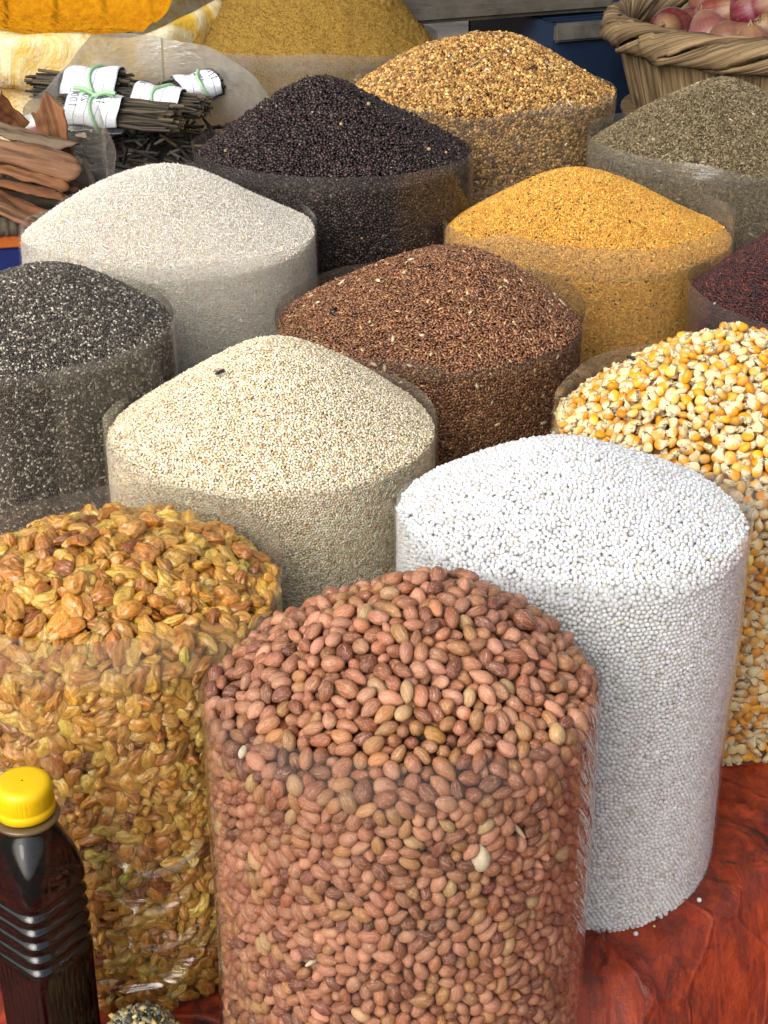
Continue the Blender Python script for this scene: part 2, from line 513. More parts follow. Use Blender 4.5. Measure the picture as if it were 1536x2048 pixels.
def pairs(P, cell):
    g = np.floor(P / cell).astype(np.int64); g -= g.min(0) - 1
    d = g.max(0) + 3
    key = (g[:, 0] * d[1] + g[:, 1]) * d[2] + g[:, 2]
    order = np.argsort(key); sk = key[order]
    I, J = [], []
    for dx in (0, 1):
        for dy in (-1, 0, 1):
            for dz in (-1, 0, 1):
                if (dx, dy, dz) < (0, 0, 0): continue
                k2 = key + (dx * d[1] + dy) * d[2] + dz
                lo = np.searchsorted(sk, k2, 'left'); hi = np.searchsorted(sk, k2, 'right')
                cnt = hi - lo
                if cnt.sum() == 0: continue
                i = np.repeat(np.arange(len(P)), cnt)
                st = np.repeat(lo - np.concatenate([[0], np.cumsum(cnt)[:-1]]), cnt) + np.arange(cnt.sum())
                j = order[st]
                ok = i < j if (dx, dy, dz) == (0, 0, 0) else np.ones(len(i), bool)
                I.append(i[ok]); J.append(j[ok])
    return np.concatenate(I), np.concatenate(J)

def heap(key, name, label, cat, d, half, kinds, cols, w, mat, layers=2, jit=.32, size_j=.12, tilt=.25, wall_tilt=.2, mix_at=(), core_col=None, zmin=0.0, cjit=.12, hue=.04):
    """grains of one bag as ONE object"""
    b = BAGS[key]
    Ps, Ns, nws = [], [], []
    for L in range(layers):
        P, N, nw = surface_points(b, d, jit, deep=half * (.35 + 1.0 * L), zmin=zmin, wall_in=half * .25)
        for it in range((14 if jit < .65 else 6) if L == 0 else 4):          # spread evenly, sliding along the surface
            if it % 3 == 0: I, J = pairs(P, d * 1.15)
            dv = P[J] - P[I]; Ld = np.linalg.norm(dv, axis=1) + 1e-9
            mv = dv / Ld[:, None] * (np.clip(d * 1.02 - Ld, 0, None) * .28)[:, None]
            acc = np.zeros_like(P); np.add.at(acc, J, mv); np.add.at(acc, I, -mv)
            P += acc - N * (acc * N).sum(1)[:, None]
        Ps.append(P); Ns.append(N)
    P, N = np.vstack(Ps), np.vstack(Ns)
    n = len(P)
    M = frames(N, tilt)
    Sc = half * np.exp(rng.normal(0, size_j, n))
    C = palette(n, cols, w, cjit, hue)
    V, F, Cc = merged_grains(P, M, Sc, C, PROTO[kinds])
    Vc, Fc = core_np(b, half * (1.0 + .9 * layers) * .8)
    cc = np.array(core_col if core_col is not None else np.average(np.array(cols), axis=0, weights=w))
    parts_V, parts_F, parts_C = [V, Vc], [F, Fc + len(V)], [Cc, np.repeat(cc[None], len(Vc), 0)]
    off = len(V) + len(Vc)
    for (kind2, cnt, half2, cols2, w2) in mix_at:      # debris among the grains
        idx = rng.choice(len(Ps[0]), min(cnt, len(Ps[0])), replace=False)
        P2 = Ps[0][idx] + Ns[0][idx] * half * .25
        M2 = frames(Ns[0][idx], .12)
        V2, F2, C2 = merged_grains(P2, M2, half2 * np.exp(rng.normal(0, .25, len(idx))), palette(len(idx), cols2, w2), PROTO[kind2])
        parts_V.append(V2); parts_F.append(F2 + off); parts_C.append(C2); off += len(V2)
    V = warp(b, np.vstack(parts_V)); F = np.vstack(parts_F); C = np.vstack(parts_C)
    me = mesh_np(name, V, F, {'gcol': ('FLOAT_COLOR', rgba(C))})
    o = link(name, me, mat)
    o.location = (b['x'], b['y'], b['base'])
    tag(o, label, cat, kind='stuff')
    return o

def film(key, label, mat, extra=None, creases=(), group='clear plastic bags of dry goods', rim_var=.004):
    b = BAGS[key]
    nt, nz = 288, (300 if creases else 96)
    r = np.random.default_rng(300 + b['seed'])
    t = np.linspace(0, 2 * PI, nt, endpoint=False) - PI / 2        # index 0 faces the camera
    # rim height: a cut edge that waves and has a few corners
    ang = np.sort(r.uniform(0, 2 * PI, 9)); hv = r.normal(0, rim_var, 9)
    rim = np.interp((t + PI / 2) % (2 * PI), ang, hv, period=2 * PI)
    rim = rim + b['h'] - b['tilt'] * np.sin(t)
    V = []; UV = []
    prof = np.concatenate([np.linspace(0, .012, 5)[:-1], np.linspace(.012, 1, nz)])
    for q in prof:
        z = q * rim if q > .012 else np.full(nt, q * b['h'])
        rad = b['R'] * wobble(b, t, z)
        if q < .012: rad = rad * (.93 + .07 * math.sqrt(max(0, 1 - (1 - q / .012) ** 2)))
        # above the heap the free film bends slightly and carries facets
        above = np.clip((z - b['ze']) / .02, 0, 1.5)
        rad = rad + above * (.0016 * np.sin(4 * t + b['ph'][4]) + .0012 * np.sin(9 * t + b['ph'][5]))
        phi = np.mod(t + PI / 2 + PI, 2 * PI) - PI
        for (p0, z0, slope, wid, length, amp) in creases:
            s = (phi - p0) * b['R']; dz = z - z0 - slope * s - .6 * s * s / max(length, .01)
            rad = rad + amp * np.exp(-(dz / wid) ** 2) * np.exp(-(s / length) ** 4)
        V.append(np.stack([rad * np.cos(t), rad * np.sin(t), z + .001], -1))
        UV.append(np.stack([phi * b['R'], z, phi], -1))
    V = np.vstack(V); UV = np.vstack(UV); m = len(prof)
    F = np.array([(i * nt + k, i * nt + (k + 1) % nt, (i + 1) * nt + (k + 1) % nt, (i + 1) * nt + k) for i in range(m - 1) for k in range(nt)])
    me = mesh_np('plastic_bag', V, F, {'fuv': ('FLOAT_VECTOR', UV), 'free': ('FLOAT', np.clip((V[:, 2] - b['ze'] + .004) / .006, 0, 1))})
    o = link('plastic_bag', me, mat)
    o.location = (b['x'], b['y'], b['base'])
    tag(o, label, 'plastic bag', group)
    return o

# ------------------------------------------------------------------ the table, its red cover, the ground
def fold_y(x):
    return np.interp(x, [-1.2, -.10, -.05, .02, .10, .15, .20, .245, .27, .32, .42, .6, 1.2], [.93, .93, .88, .77, .70, .695, .745, .79, .815, .85, .93, 1.0, 1.05])
def table_z(x, y):
    low = np.interp(x, [-1.2, .09, .15, .22, 1.2], [FRONT, FRONT, .62, .58, .56])
    t = np.clip((fold_y(x) - y) / np.interp(x, [-1.2, .05, .15, 1.2], [.05, .05, .085, .11]), 0, 1)
    t = t * t * (3 - 2 * t) * .5 + t * .5
    return BACK + (low - BACK) * t

nu, nv = 420, 520
u, v, F = grid_np(nu, nv)
X = -1.1 + 2.2 * np.sign(u - .5) * (np.abs(u - .5) * 2) ** 1.5 * .5 + 1.1
X = -1.1 + (u ** 1.0) * 2.2
Y = .36 + v ** 1.6 * 2.5
Z = table_z(X, Y)
P = np.stack([X, Y, X * 0], -1)
Z = Z + .0012 * vnoise(P, 14, 1, 3) + .0006 * vnoise(P, 60, 2, 2)
def ridge(pts, w, a):
    global Z
    pts = np.array(pts)
    for (x0, y0), (x1, y1) in zip(pts[:-1], pts[1:]):
        dx, dy = x1 - x0, y1 - y0; L2 = dx * dx + dy * dy
        s = np.clip(((X - x0) * dx + (Y - y0) * dy) / L2, 0, 1)
        dd = np.hypot(X - x0 - s * dx, Y - y0 - s * dy)
        Z = np.maximum(Z, Z + a * np.exp(-(dd / w) ** 2))
ridge([(.118, .735), (.135, .722), (.152, .708), (.16, .69), (.162, .66)], .0022, .0055)
ridge([(.172, .735), (.18, .71), (.178, .68)], .002, .005)
ridge([(.235, .86), (.262, .845), (.30, .842)], .002, .005)
ridge([(.22, .90), (.25, .862), (.275, .84)], .003, .002)
ridge([(-.10, .70), (-.04, .655), (.0, .60)], .003, .004)
ridge([(-.12, .66), (-.05, .70)], .004, .002)
fr = Y <= Y.min() + 1e-9
me = mesh_np('table_cover', np.stack([X, Y, Z], -1), F[:, ::-1][:, :])
N = NT('red_tarpaulin')
o_ = N.obj()
dirt = N.noise(o_, 11, 9, .74, .9); fine = N.noise(o_, 70, 6, .7, .3); streak = N.noise(N.mapv(o_, (34, 14, 9), (0, 0, .7)), 1.2, 6, .68, 1.5)
c = N.mix((.25, .027, .008), (.40, .052, .012), N.ramp(fine, [(.35, 0), (.65, 1)]))
c = N.mix(c, (.085, .012, .008), N.ramp(streak, [(.36, .7), (.58, 0)]))
c = N.mix(c, (.020, .012, .010), N.ramp(dirt, [(.37, .85), (.52, 0)]))
c = N.mix(c, (.016, .011, .010), N.ramp(N.noise(o_, 26, 6, .7, 1.0), [(.56, 0), (.66, .9)]))
cr = N.n('ShaderNodeTexVoronoi', feature='DISTANCE_TO_EDGE'); cr.inputs['Scale'].default_value = 16; cr.inputs['Randomness'].default_value = 1
wob = N.n('ShaderNodeMix', data_type='VECTOR'); wob.inputs[0].default_value = .035
nz3 = N.n('ShaderNodeTexNoise'); nz3.inputs['Scale'].default_value = 14; nz3.inputs['Detail'].default_value = 4; N.l(o_, nz3.inputs['Vector'])
N.l(o_, wob.inputs[4]); N.l(nz3.outputs['Color'], wob.inputs[5]); N.l(wob.outputs[1], cr.inputs['Vector'])
crease = N.ramp(cr.outputs['Distance'], [(.0, 1), (.045, 0)])
c = N.mix(c, (.50, .10, .05), N.math('MULTIPLY', crease, N.ramp(N.noise(o_, 12, 3), [(.52, 0), (.62, .7)])))  # lighter crease lines: highlights painted into the sheet colour
nrm = N.bump(N.math('ADD', fine, N.math('ADD', N.math('MULTIPLY', streak, .8), N.math('MULTIPLY', crease, .6))), .6, .003)
N.pbsdf(c, N.ramp(fine, [(.3, .38), (.7, .6)]), .4, nrm)
cover = link('table_cover', me, N.m)
tag(cover, 'scuffed red plastic sheet covering the stall table under the bags', 'table cover')

gm = bmesh.new(); bmesh.ops.create_grid(gm, x_segments=2, y_segments=2, size=60)
g = link('ground', bm_mesh('ground', gm), simple_mat('trodden_earth', (.16, .14, .12), .9, .2, .3, 3))
tag(g, kind='structure')

# ------------------------------------------------------------------ small-grain heaps
heap('sago', 'sago_pearls', 'round white sago pearls heaped in the tall bag behind the peanuts', 'sago', .0031, .00158, 'sago',
     [(.66, .67, .68), (.60, .60, .60), (.54, .51, .46)], [6, 3, .6], gmat('sago_pearl', rough=.55, spec=.3, sss=.15), layers=2, jit=.5, size_j=.06, core_col=(.6, .6, .58), cjit=.06, hue=.012)
heap('sesame', 'sesame_seeds', 'cream coloured sesame seeds in a pointed heap with a fly on it', 'sesame', .0020, .00165, 'sesame',
     [(.70, .61, .44), (.61, .51, .34), (.76, .70, .56), (.50, .35, .19)], [5, 3, 3, .8], gmat('sesame_seed', rough=.55, spec=.3, sss=.12), layers=2, jit=.5, core_col=(.66, .58, .42), cjit=.07, tilt=.3)
heap('chia', 'chia_seeds', 'grey speckled chia seeds in the bag at the left edge', 'chia', .0018, .00127, 'chia',
     [(.040, .034, .028), (.095, .080, .062), (.22, .19, .145), (.50, .46, .38)], [5, 4, 2.2, 1.1], gmat('chia_seed', rough=.35, spec=.5), layers=2, jit=.5, core_col=(.06, .05, .04), tilt=.4)
heap('flax', 'flax_seeds', 'shiny reddish brown flax seeds heaped in the middle bag', 'flax', .0026, .0029, 'flax',
     [(.21, .088, .036), (.14, .054, .022), (.29, .135, .058), (.46, .28, .13)], [6, 3.5, 3, .35], gmat('flax_seed', rough=.26, spec=.75), layers=2, jit=.6, core_col=(.06, .02, .009), tilt=.34, cjit=.2,
     mix_at=[('flax', 130, .0034, [(.55, .42, .22), (.62, .5, .34)], [1, 1]), ('flake', 40, .003, [(.02, .015, .01)], [1])])
heap('white', 'broken_rice', 'fine off white broken grain heaped in a wide bag beside the cinnamon bark', 'grain', .0018, .0019, 'sliver',
     [(.80, .755, .66), (.74, .67, .55), (.84, .815, .76), (.62, .49, .33)], [6, 2.6, 3, .4], gmat('broken_grain', rough=.6, spec=.25), layers=2, jit=.5, core_col=(.74, .67, .56), tilt=.6, cjit=.06)
heap('mustard', 'mustard_seeds', 'yellow mustard seeds with dark specks in the bag behind the flax', 'mustard seed', .0020, .00108, 'ball',
     [(.60, .31, .05), (.50, .24, .035), (.66, .40, .09), (.10, .06, .03)], [6, 4, 3, .22], gmat('mustard_seed', rough=.5, spec=.35), layers=2, jit=.7, core_col=(.30, .15, .03), cjit=.16,
     mix_at=[('flake', 60, .0022, [(.03, .022, .015)], [1]), ('flake', 6, .003, [(.7, .6, .45)], [1])])
heap('redm', 'red_millet', 'tiny dark red seeds heaped in the bag at the right edge', 'seed', .0024, .0013, 'ball',
     [(.060, .016, .014), (.035, .012, .014), (.12, .030, .018), (.02, .012, .014)], [5, 4, 2, 2], gmat('dark_seed', rough=.45, spec=.4), layers=2, jit=.3, core_col=(.025, .009, .008),
     mix_at=[('flake', 40, .0022, [(.6, .55, .48)], [1]), ('flake', 50, .0016, [(.36, .14, .05)], [1])])
heap('black', 'black_seeds', 'dark purplish black flaky seeds in a sharp pointed heap', 'seed', .0030, .0030, 'flake',
     [(.022, .012, .012), (.034, .017, .016), (.013, .009, .009), (.06, .034, .028)], [5, 4, 4, 1.5], gmat('black_flake', rough=.38, spec=.5), layers=2, jit=.8, size_j=.25, core_col=(.008, .006, .006), tilt=.6,
     mix_at=[('sliver', 700, .0015, [(.45, .38, .30), (.30, .2, .12)], [1, 1]), ('ball', 60, .0016, [(.35, .24, .1)], [1])])
heap('coriander', 'coriander_seeds', 'tan coriander seeds with husks and straw heaped in the back bag', 'coriander', .0035, .00182, 'cor',
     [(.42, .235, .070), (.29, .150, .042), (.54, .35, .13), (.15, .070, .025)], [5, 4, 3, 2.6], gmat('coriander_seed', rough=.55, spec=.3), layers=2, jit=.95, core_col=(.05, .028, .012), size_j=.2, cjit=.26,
     mix_at=[('flax', 520, .0030, [(.62, .54, .42), (.7, .62, .5)], [1, 1]), ('flake', 70, .003, [(.03, .02, .012)], [1])])
heap('ajwain', 'ajwain_seeds', 'grey green ajwain seeds in a pointed heap before the onion basket', 'seed', .0022, .0020, 'ajwain',
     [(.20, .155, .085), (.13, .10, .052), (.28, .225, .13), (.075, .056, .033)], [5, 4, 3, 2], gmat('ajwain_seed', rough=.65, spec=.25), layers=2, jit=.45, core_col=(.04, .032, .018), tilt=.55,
     mix_at=[('sliver', 160, .0038, [(.42, .35, .2), (.3, .24, .13)], [1, 1])])

# straw bits lying on the coriander and other heaps: part of those heaps' clutter
def straw(key, items, label, mat):
    b = BAGS[key]
    for (px, py, ang, L, rad) in items:
        pts = []
        for s in np.linspace(-.5, .5, 7):
            x = px + math.cos(ang) * s * L; y = py + math.sin(ang) * s * L + .08 * L * math.sin(s * 5)
            pts.append((x, y, float(mound_xy(b, np.array([x]), np.array([y]))[0]) + .003))
        V, F = tube_np(pts, rad, 6)
        o = link('straw', mesh_np('straw', V, F), mat); o.location = (b['x'], b['y'], b['base'])
        tag(o, label, 'straw', 'straw bits on the heaps')
strawm = simple_mat('dry_straw', (.55, .42, .20), .7, .3, .2, 200)
straw('coriander', [(.074, -.062, -.7, .03, .0008), (.085, -.066, .5, .016, .0006)], 'pale straw bit lying crosswise on the right of the coriander heap', strawm)
straw('coriander', [(-.012, .006, -1.0, .018, .0007), (-.01, -.075, .6, .024, .0006), (.02, -.02, .7, .02, .0006)], 'short straw bit lying on the middle of the coriander heap', strawm)

# ------------------------------------------------------------------ loose packing for peanuts, raisins and corn
def pack(b, r, a, n_layers=2.3, frac=.62, phimax=R_(112), iters=90, rj=.09, zmin=.0, loose=1.0):
    """capsules (two balls of radius r, centres 2a apart) pressed towards the bag wall and the heap surface"""
    R = b['R'] - .0015
    T = 2 * r * n_layers
    wall_v = (b['ze'] - zmin) * phimax * (R * R - (R - T) ** 2); top_v = PI * R * R * T * 1.1 * (phimax / PI * .5 + .5)
    vol = 4 / 3 * PI * r ** 3 + PI * r * r * 2 * a * .85
    n = int((wall_v + top_v) * frac / vol)
    nw = int(n * wall_v / (wall_v + top_v))
    ph = rng.uniform(-phimax, phimax, nw); rr = R - rng.uniform(r, T, nw)
    C = np.zeros((n, 3)); C[:nw] = np.stack([rr * np.sin(ph), -rr * np.cos(ph), rng.uniform(zmin + r, b['ze'], nw)], -1)
    q = np.sqrt(rng.uniform(0, 1, n - nw)) * (R - r); ph = rng.uniform(-PI, PI, n - nw)
    C[nw:, 0] = q * np.sin(ph); C[nw:, 1] = -q * np.cos(ph)
    C[nw:, 2] = mound_xy(b, C[nw:, 0], C[nw:, 1]) - rng.uniform(r, T, n - nw)
    D = rng.normal(0, 1, (n, 3)); D /= np.linalg.norm(D, axis=1)[:, None]
    rad1 = r * np.exp(rng.normal(0, rj, n)); A = a * np.exp(rng.normal(0, rj * 1.6, n))
    P = np.vstack([C - D * A[:, None], C + D * A[:, None]]); rad = np.concatenate([rad1, rad1])
    lift = np.tile(rng.normal(0, .55, n) * r * loose, 2)                # some grains ride high on the heap, some sink
    grain = np.concatenate([np.arange(n), np.arange(n)])
    cs = 2 * r * 1.25
    for it in range(iters):
        # settle towards the nearer outer surface
        if it < iters * .75:
            q = np.hypot(P[:, 0], P[:, 1]) + 1e-9
            dw = R - q; dm = (mound_xy(b, P[:, 0], P[:, 1]) - P[:, 2]) * .87
            outw = np.stack([P[:, 0] / q, P[:, 1] / q, 0 * q], -1)
            k = r * .06
            P += np.where((dw < dm)[:, None], outw, np.array([0, 0, 1.0])) * k
        if it % 3 == 0: I, J = pairs(P, cs)
        d = P[J] - P[I]; L = np.linalg.norm(d, axis=1) + 1e-9
        need = rad[I] + rad[J]; pen = np.where(grain[I] == grain[J], 0, np.clip(need - L, 0, None))
        mv = (d / L[:, None]) * (pen * .5 * .6)[:, None]
        np.add.at(P, J, mv); np.add.at(P, I, -mv)
        # keep capsule length
        d = P[n:] - P[:n]; L = np.linalg.norm(d, axis=1) + 1e-9
        c = (d / L[:, None]) * ((L - 2 * A) * .5)[:, None]
        P[:n] += c; P[n:] -= c
        # container
        q = np.hypot(P[:, 0], P[:, 1]) + 1e-9
        f = np.minimum(1, (R - rad) / q); P[:, 0] *= f; P[:, 1] *= f
        P[:, 2] = np.maximum(P[:, 2], zmin + rad)
        P[:, 2] = np.minimum(P[:, 2], mound_xy(b, P[:, 0], P[:, 1]) - rad * .9 + lift + r * .5 * loose * vnoise(P, 1.7 / r, b['seed'], 1))
    C = (P[:n] + P[n:]) / 2; X = P[n:] - P[:n]; X /= np.linalg.norm(X, axis=1)[:, None] + 1e-9
    q = np.hypot(C[:, 0], C[:, 1]) + 1e-9
    dw = R - q; dm = (mound_xy(b, C[:, 0], C[:, 1]) - C[:, 2]) * .87
    on_wall = dw < dm
    depth = np.minimum(dw, dm)
    Nn = np.where(on_wall[:, None], np.stack([C[:, 0] / q, C[:, 1] / q, 0 * q], -1), mound_normal(b, C[:, 0], C[:, 1]))
    return C, X, Nn, depth, rad1, A

def axes_from(X, N, tilt):
    Z = N + rng.normal(0, tilt, N.shape)
    Z = Z - (Z * X).sum(1)[:, None] * X; Z /= np.linalg.norm(Z, axis=1)[:, None] + 1e-9
    return np.stack([X, np.cross(Z, X), Z], -1)

CAMP = np.array([0, 0, CZ])
cpv, spv = math.cos(R_(PITCH)), math.sin(R_(PITCH))
def project(W):
    d = W[:, 1] * cpv - (W[:, 2] - CZ) * spv; uu = W[:, 1] * spv + (W[:, 2] - CZ) * cpv
    return 768 + F_PX * W[:, 0] / d, 1024 - F_PX * uu / d, d

def hidden_by_bags(W, own):
    """does a nearer bag's body stand on the line of sight?"""
    hid = np.zeros(len(W), bool)
    for k, b in BAGS.items():
        if k == own: continue
        s = np.linspace(.02, .98, 120)
        Q = CAMP[None, None] + (W - CAMP)[:, None, :] * s[None, :, None]
        inside = (np.hypot(Q[..., 0] - b['x'], Q[..., 1] - b['y']) < b['R']) & (Q[..., 2] < b['zr'] + b['mound'] * .4) & (Q[..., 2] > b['base'])
        hid |= inside.any(1)
    return hid

def big_heap(key, one, label_one, group, cat, heap_name, heap_label, r, a, protos, half, cols, w, mats, n_single=300, tilt=.5, hue=.03, core_col=(.1, .05, .03), special=(), **pk):
    b = BAGS[key]
    C, X, N, depth, rad, A = pack(b, r, a, **pk)
    C = warp(b, C)
    M = axes_from(X, N, tilt)
    n = len(C)
    Sc = np.stack([(rad + A) / (r + a), rad / r, rad / r * np.exp(rng.normal(0, .08, n))], -1) * half
    col = palette(n, cols, w, .15, hue)
    W = C + np.array([b['x'], b['y'], b['base']])
    px, py, d = project(W)
    vis = (px > -25) & (px < 1561) & (py > 0) & (py < 2070) & (depth < 2.1 * r)
    cosv = ((CAMP - W) / np.linalg.norm(CAMP - W, axis=1)[:, None] * N).sum(1)
    vis &= cosv > .12
    ii = np.nonzero(vis)[0]
    ii = ii[~hidden_by_bags(W[ii], key)]
    score = np.clip(cosv[ii], 0, .6) / d[ii] ** 2 * (1.2 - depth[ii] / (3 * r)) * rad[ii] ** 2
    ii = ii[np.argsort(-score)][:n_single]
    single = np.zeros(n, bool); single[ii] = True
    meshes = []
    for k, pr in enumerate(protos):
        meshes.append(mesh_np(one, pr[0] * half, pr[1], {'lc': ('FLOAT_VECTOR', pr[2]), 'tip': ('FLOAT', pr[3])}))
        meshes[-1].materials.append(mats[0])
    spec_used = {}
    for (sx, sy, lab, colr, sca) in special:
        jj = ii[np.argmin((px[ii] - sx) ** 2 + (py[ii] - sy) ** 2)]
        spec_used[jj] = (lab, colr, sca)
    for i in ii:
        o = bpy.data.objects.new(one, meshes[rng.integers(len(meshes))]); COL.objects.link(o)
        s = Sc[i] / half
        lab, grp = label_one, group
        o.color = (*col[i], 1)
        if i in spec_used:
            lab, cc, sca = spec_used[i]; grp = None; o.color = (*cc, 1); s = s * np.array(sca)
        o.matrix_world = Matrix.Translation(Vector(W[i])) @ Matrix(M[i].tolist()).to_4x4() @ Matrix.Diagonal((*s, 1))
        tag(o, lab, cat, grp)
    jj = np.nonzero(~single)[0]
    V, F, Cc, L, Tp = merged_grains(C[jj], M[jj], Sc[jj], col[jj], protos, lc=True)
    me = mesh_np(heap_name, V, F, {'gcol': ('FLOAT_COLOR', rgba(Cc)), 'lc': ('FLOAT_VECTOR', L), 'tip': ('FLOAT', Tp)})
    o = link(heap_name, me, mats[1]); o.location = (b['x'], b['y'], b['base'])
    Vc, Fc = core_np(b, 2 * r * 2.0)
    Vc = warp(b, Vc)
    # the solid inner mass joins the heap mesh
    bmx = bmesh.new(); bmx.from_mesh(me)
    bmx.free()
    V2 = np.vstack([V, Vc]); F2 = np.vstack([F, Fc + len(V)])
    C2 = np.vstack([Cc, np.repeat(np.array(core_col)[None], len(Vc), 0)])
    me2 = mesh_np(heap_name, V2, F2, {'gcol': ('FLOAT_COLOR', rgba(C2)), 'lc': ('FLOAT_VECTOR', np.vstack([L, Vc * 100])), 'tip': ('FLOAT', np.concatenate([Tp, np.zeros(len(Vc))]))})
    me2.materials.append(mats[1])
    o.data = me2; bpy.data.meshes.remove(me)
    tag(o, heap_label, cat + ' heap', kind='stuff')
    print(key, 'grains', n, 'single', len(ii))

I3 = ico(3)
def lc_of(V, k=2.2): return V * k
def peanut_proto(seed):
    r = np.random.default_rng(seed)
    V, F = I3; V = V.copy()
    x = V[:, 0]
    f = 1 - r.uniform(.05, .2) * x + .04 * np.cos(3 * x)
    flat = r.uniform(.86, .98)
    sl = r.uniform(.86, 1.06); V[:, 1] *= .63 * f * sl; V[:, 2] *= .63 * f * flat * sl
    f = f * (1 + .10 * np.clip(1 - x * x, 0, 1) - .0); tip = np.clip((x - .86) / .14, 0, 1) ** 1.5                       # little beak at one end
    V[:, 0] += tip * r.uniform(-.12, .14); V[:, 2] += tip * r.uniform(-.12, .12); V[:, 1] += tip * r.uniform(-.1, .1)
    V[:, 2] += r.uniform(-.06, .06) * (x ** 2 - .4)
    V *= (1 + .035 * vnoise(V * np.array([1, 2.2, 2.2]), 2.4, seed, 2))[:, None]
    a = np.arctan2(V[:, 2], V[:, 1])
    V[:, 1:] *= (1 + .012 * np.sin(a * 7 + seed) * np.clip(1 - x * x, 0, 1) + .012 * np.sin(a * 12 + 2 * seed + 2 * x))[:, None]
    return V, F, lc_of(I3[0]), np.clip((x - .7) * 2, 0, 1)
def raisin_proto(seed):
    r = np.random.default_rng(seed)
    V, F = ico(4); V0 = V.copy(); V = V.copy(); x = V[:, 0]
    a = np.arctan2(V[:, 2], V[:, 1])
    # shrivelled folds that run along the fruit, fork and cross
    wr = sum(np.abs(np.sin(a * k + r.uniform(0, 6) + r.uniform(-2.5, 2.5) * x + 1.1 * np.sin(2.6 * x + r.uniform(0, 6)))) for k in (1.5, 2.5, 4.0)) / 3
    cr = 1 - np.abs(vnoise(V, 3.4, seed + 7, 2))
    pol = np.clip(1 - x ** 2, 0, 1) ** .5
    V = V * (1 + (.40 * (wr - .6) + .26 * (cr - .6)) * pol + .22 * vnoise(V, 1.9, seed, 2))[:, None]
    f = 1 - r.uniform(-.05, .22) * x
    V[:, 1] *= r.uniform(.52, .70) * f; V[:, 2] *= r.uniform(.34, .50) * f
    V[:, 2] += r.uniform(-.22, .22) * (x ** 2 - .4) + .10 * V0[:, 1] * x * r.normal(); V[:, 1] += r.uniform(-.16, .16) * x * x
    V[:, 0] *= r.uniform(.85, 1.05)
    return V, F, lc_of(V0), np.zeros(len(V))
def corn_proto(seed):
    r = np.random.default_rng(seed)
    V, F = I3; V0 = V.copy(); V = V.copy(); x = V[:, 0]
    wid = np.interp(x, [-1, -.6, 0, .5, 1], [.80, .92, .86, .62, .40])      # crown at -x, tip at +x
    V[:, 1] *= wid * r.uniform(.85, 1.0); V[:, 2] *= wid * r.uniform(.5, .75)
    V[:, 0] = np.where(x < 0, x * r.uniform(.72, .95), x * r.uniform(1.0, 1.25))
    V[:, 2] -= .12 * np.exp(-((x + .1) / .4) ** 2) * (V0[:, 2] > .3)
    V *= (1 + .05 * vnoise(V0, 3.0, seed, 2))[:, None]
    t = x > .72
    V[t] += r.normal(0, .13, (t.sum(), 3)); t2 = (x > .3) & ~t; V[t2] += r.normal(0, .035, (t2.sum(), 3))
    return V, F, lc_of(V0), np.clip(x * .5 + .5 + r.uniform(-.22, .24), 0, 1)

big_heap('peanut', 'peanut', 'red skinned peanut showing in the tall clear front bag', 'peanuts in the front bag', 'peanut', 'peanuts',
         'mass of red skinned peanuts that fills the tall clear front bag', .0035, .0019, [peanut_proto(s) for s in range(1, 17)], .0057,
         [(.33, .128, .062), (.25, .080, .034), (.44, .195, .112), (.33, .150, .052), (.15, .042, .022), (.40, .25, .11)], [5, 3.4, 3.0, 2.6, 1.8, .5],
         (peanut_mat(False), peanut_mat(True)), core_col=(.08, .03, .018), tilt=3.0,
         special=[(963, 1710, 'large pale blanched peanut halfway down the front bag', (.72, .62, .42), (1.3, 1.45, 1.3)),
                  (510, 1985, 'long pale peanut half low on the left of the front bag', (.74, .66, .46), (1.7, .8, .8)),
                  (615, 1945, 'thin pale peanut splinter low in the front bag', (.74, .66, .46), (.8, .3, .3)),
                  (1055, 1668, 'thin pale splinter near the right side of the front bag', (.70, .58, .36), (1.2, .3, .3)),
                  (475, 1528, 'small pale peanut piece near the upper left of the front bag', (.78, .70, .5), (.6, .6, .6)),
                  (985, 1760, 'small dark crimson peanut under the pale blanched one', (.16, .02, .02), (.7, .8, .8)),
                  (880, 1465, 'golden peanut with torn skin at the front of the heap', (.36, .17, .03), (1, 1, 1))])
big_heap('raisin', 'raisin', 'wrinkled golden raisin showing in the left front bag', 'raisins in the left front bag', 'raisin', 'raisins',
         'mass of golden raisins that fills the left front bag', .0037, .0036, [raisin_proto(s) for s in range(21, 35)], .0086,
         [(.70, .34, .050), (.60, .26, .034), (.78, .43, .085), (.46, .175, .024), (.60, .31, .060), (.26, .082, .016)], [5, 4, 3, 2, 1.6, .8],
         (raisin_mat(False), raisin_mat(True)), core_col=(.10, .045, .012), tilt=.45, frac=.66)
big_heap('corn', 'corn_kernel', 'yellow and white dried corn kernel in the right hand bag', 'corn kernels in the right bag', 'corn kernel', 'corn_kernels',
         'mass of dried corn kernels that fills the bag behind the sago', .0034, .0015, [corn_proto(s) for s in range(41, 53)], .0053,
         [(.68, .27, .012), (.76, .34, .016), (.64, .32, .05), (.70, .42, .10), (.72, .56, .28)], [5, 3.4, 2.5, 2.0, 2.0],
         (corn_mat(False), corn_mat(True)), core_col=(.24, .13, .04), tilt=.8)

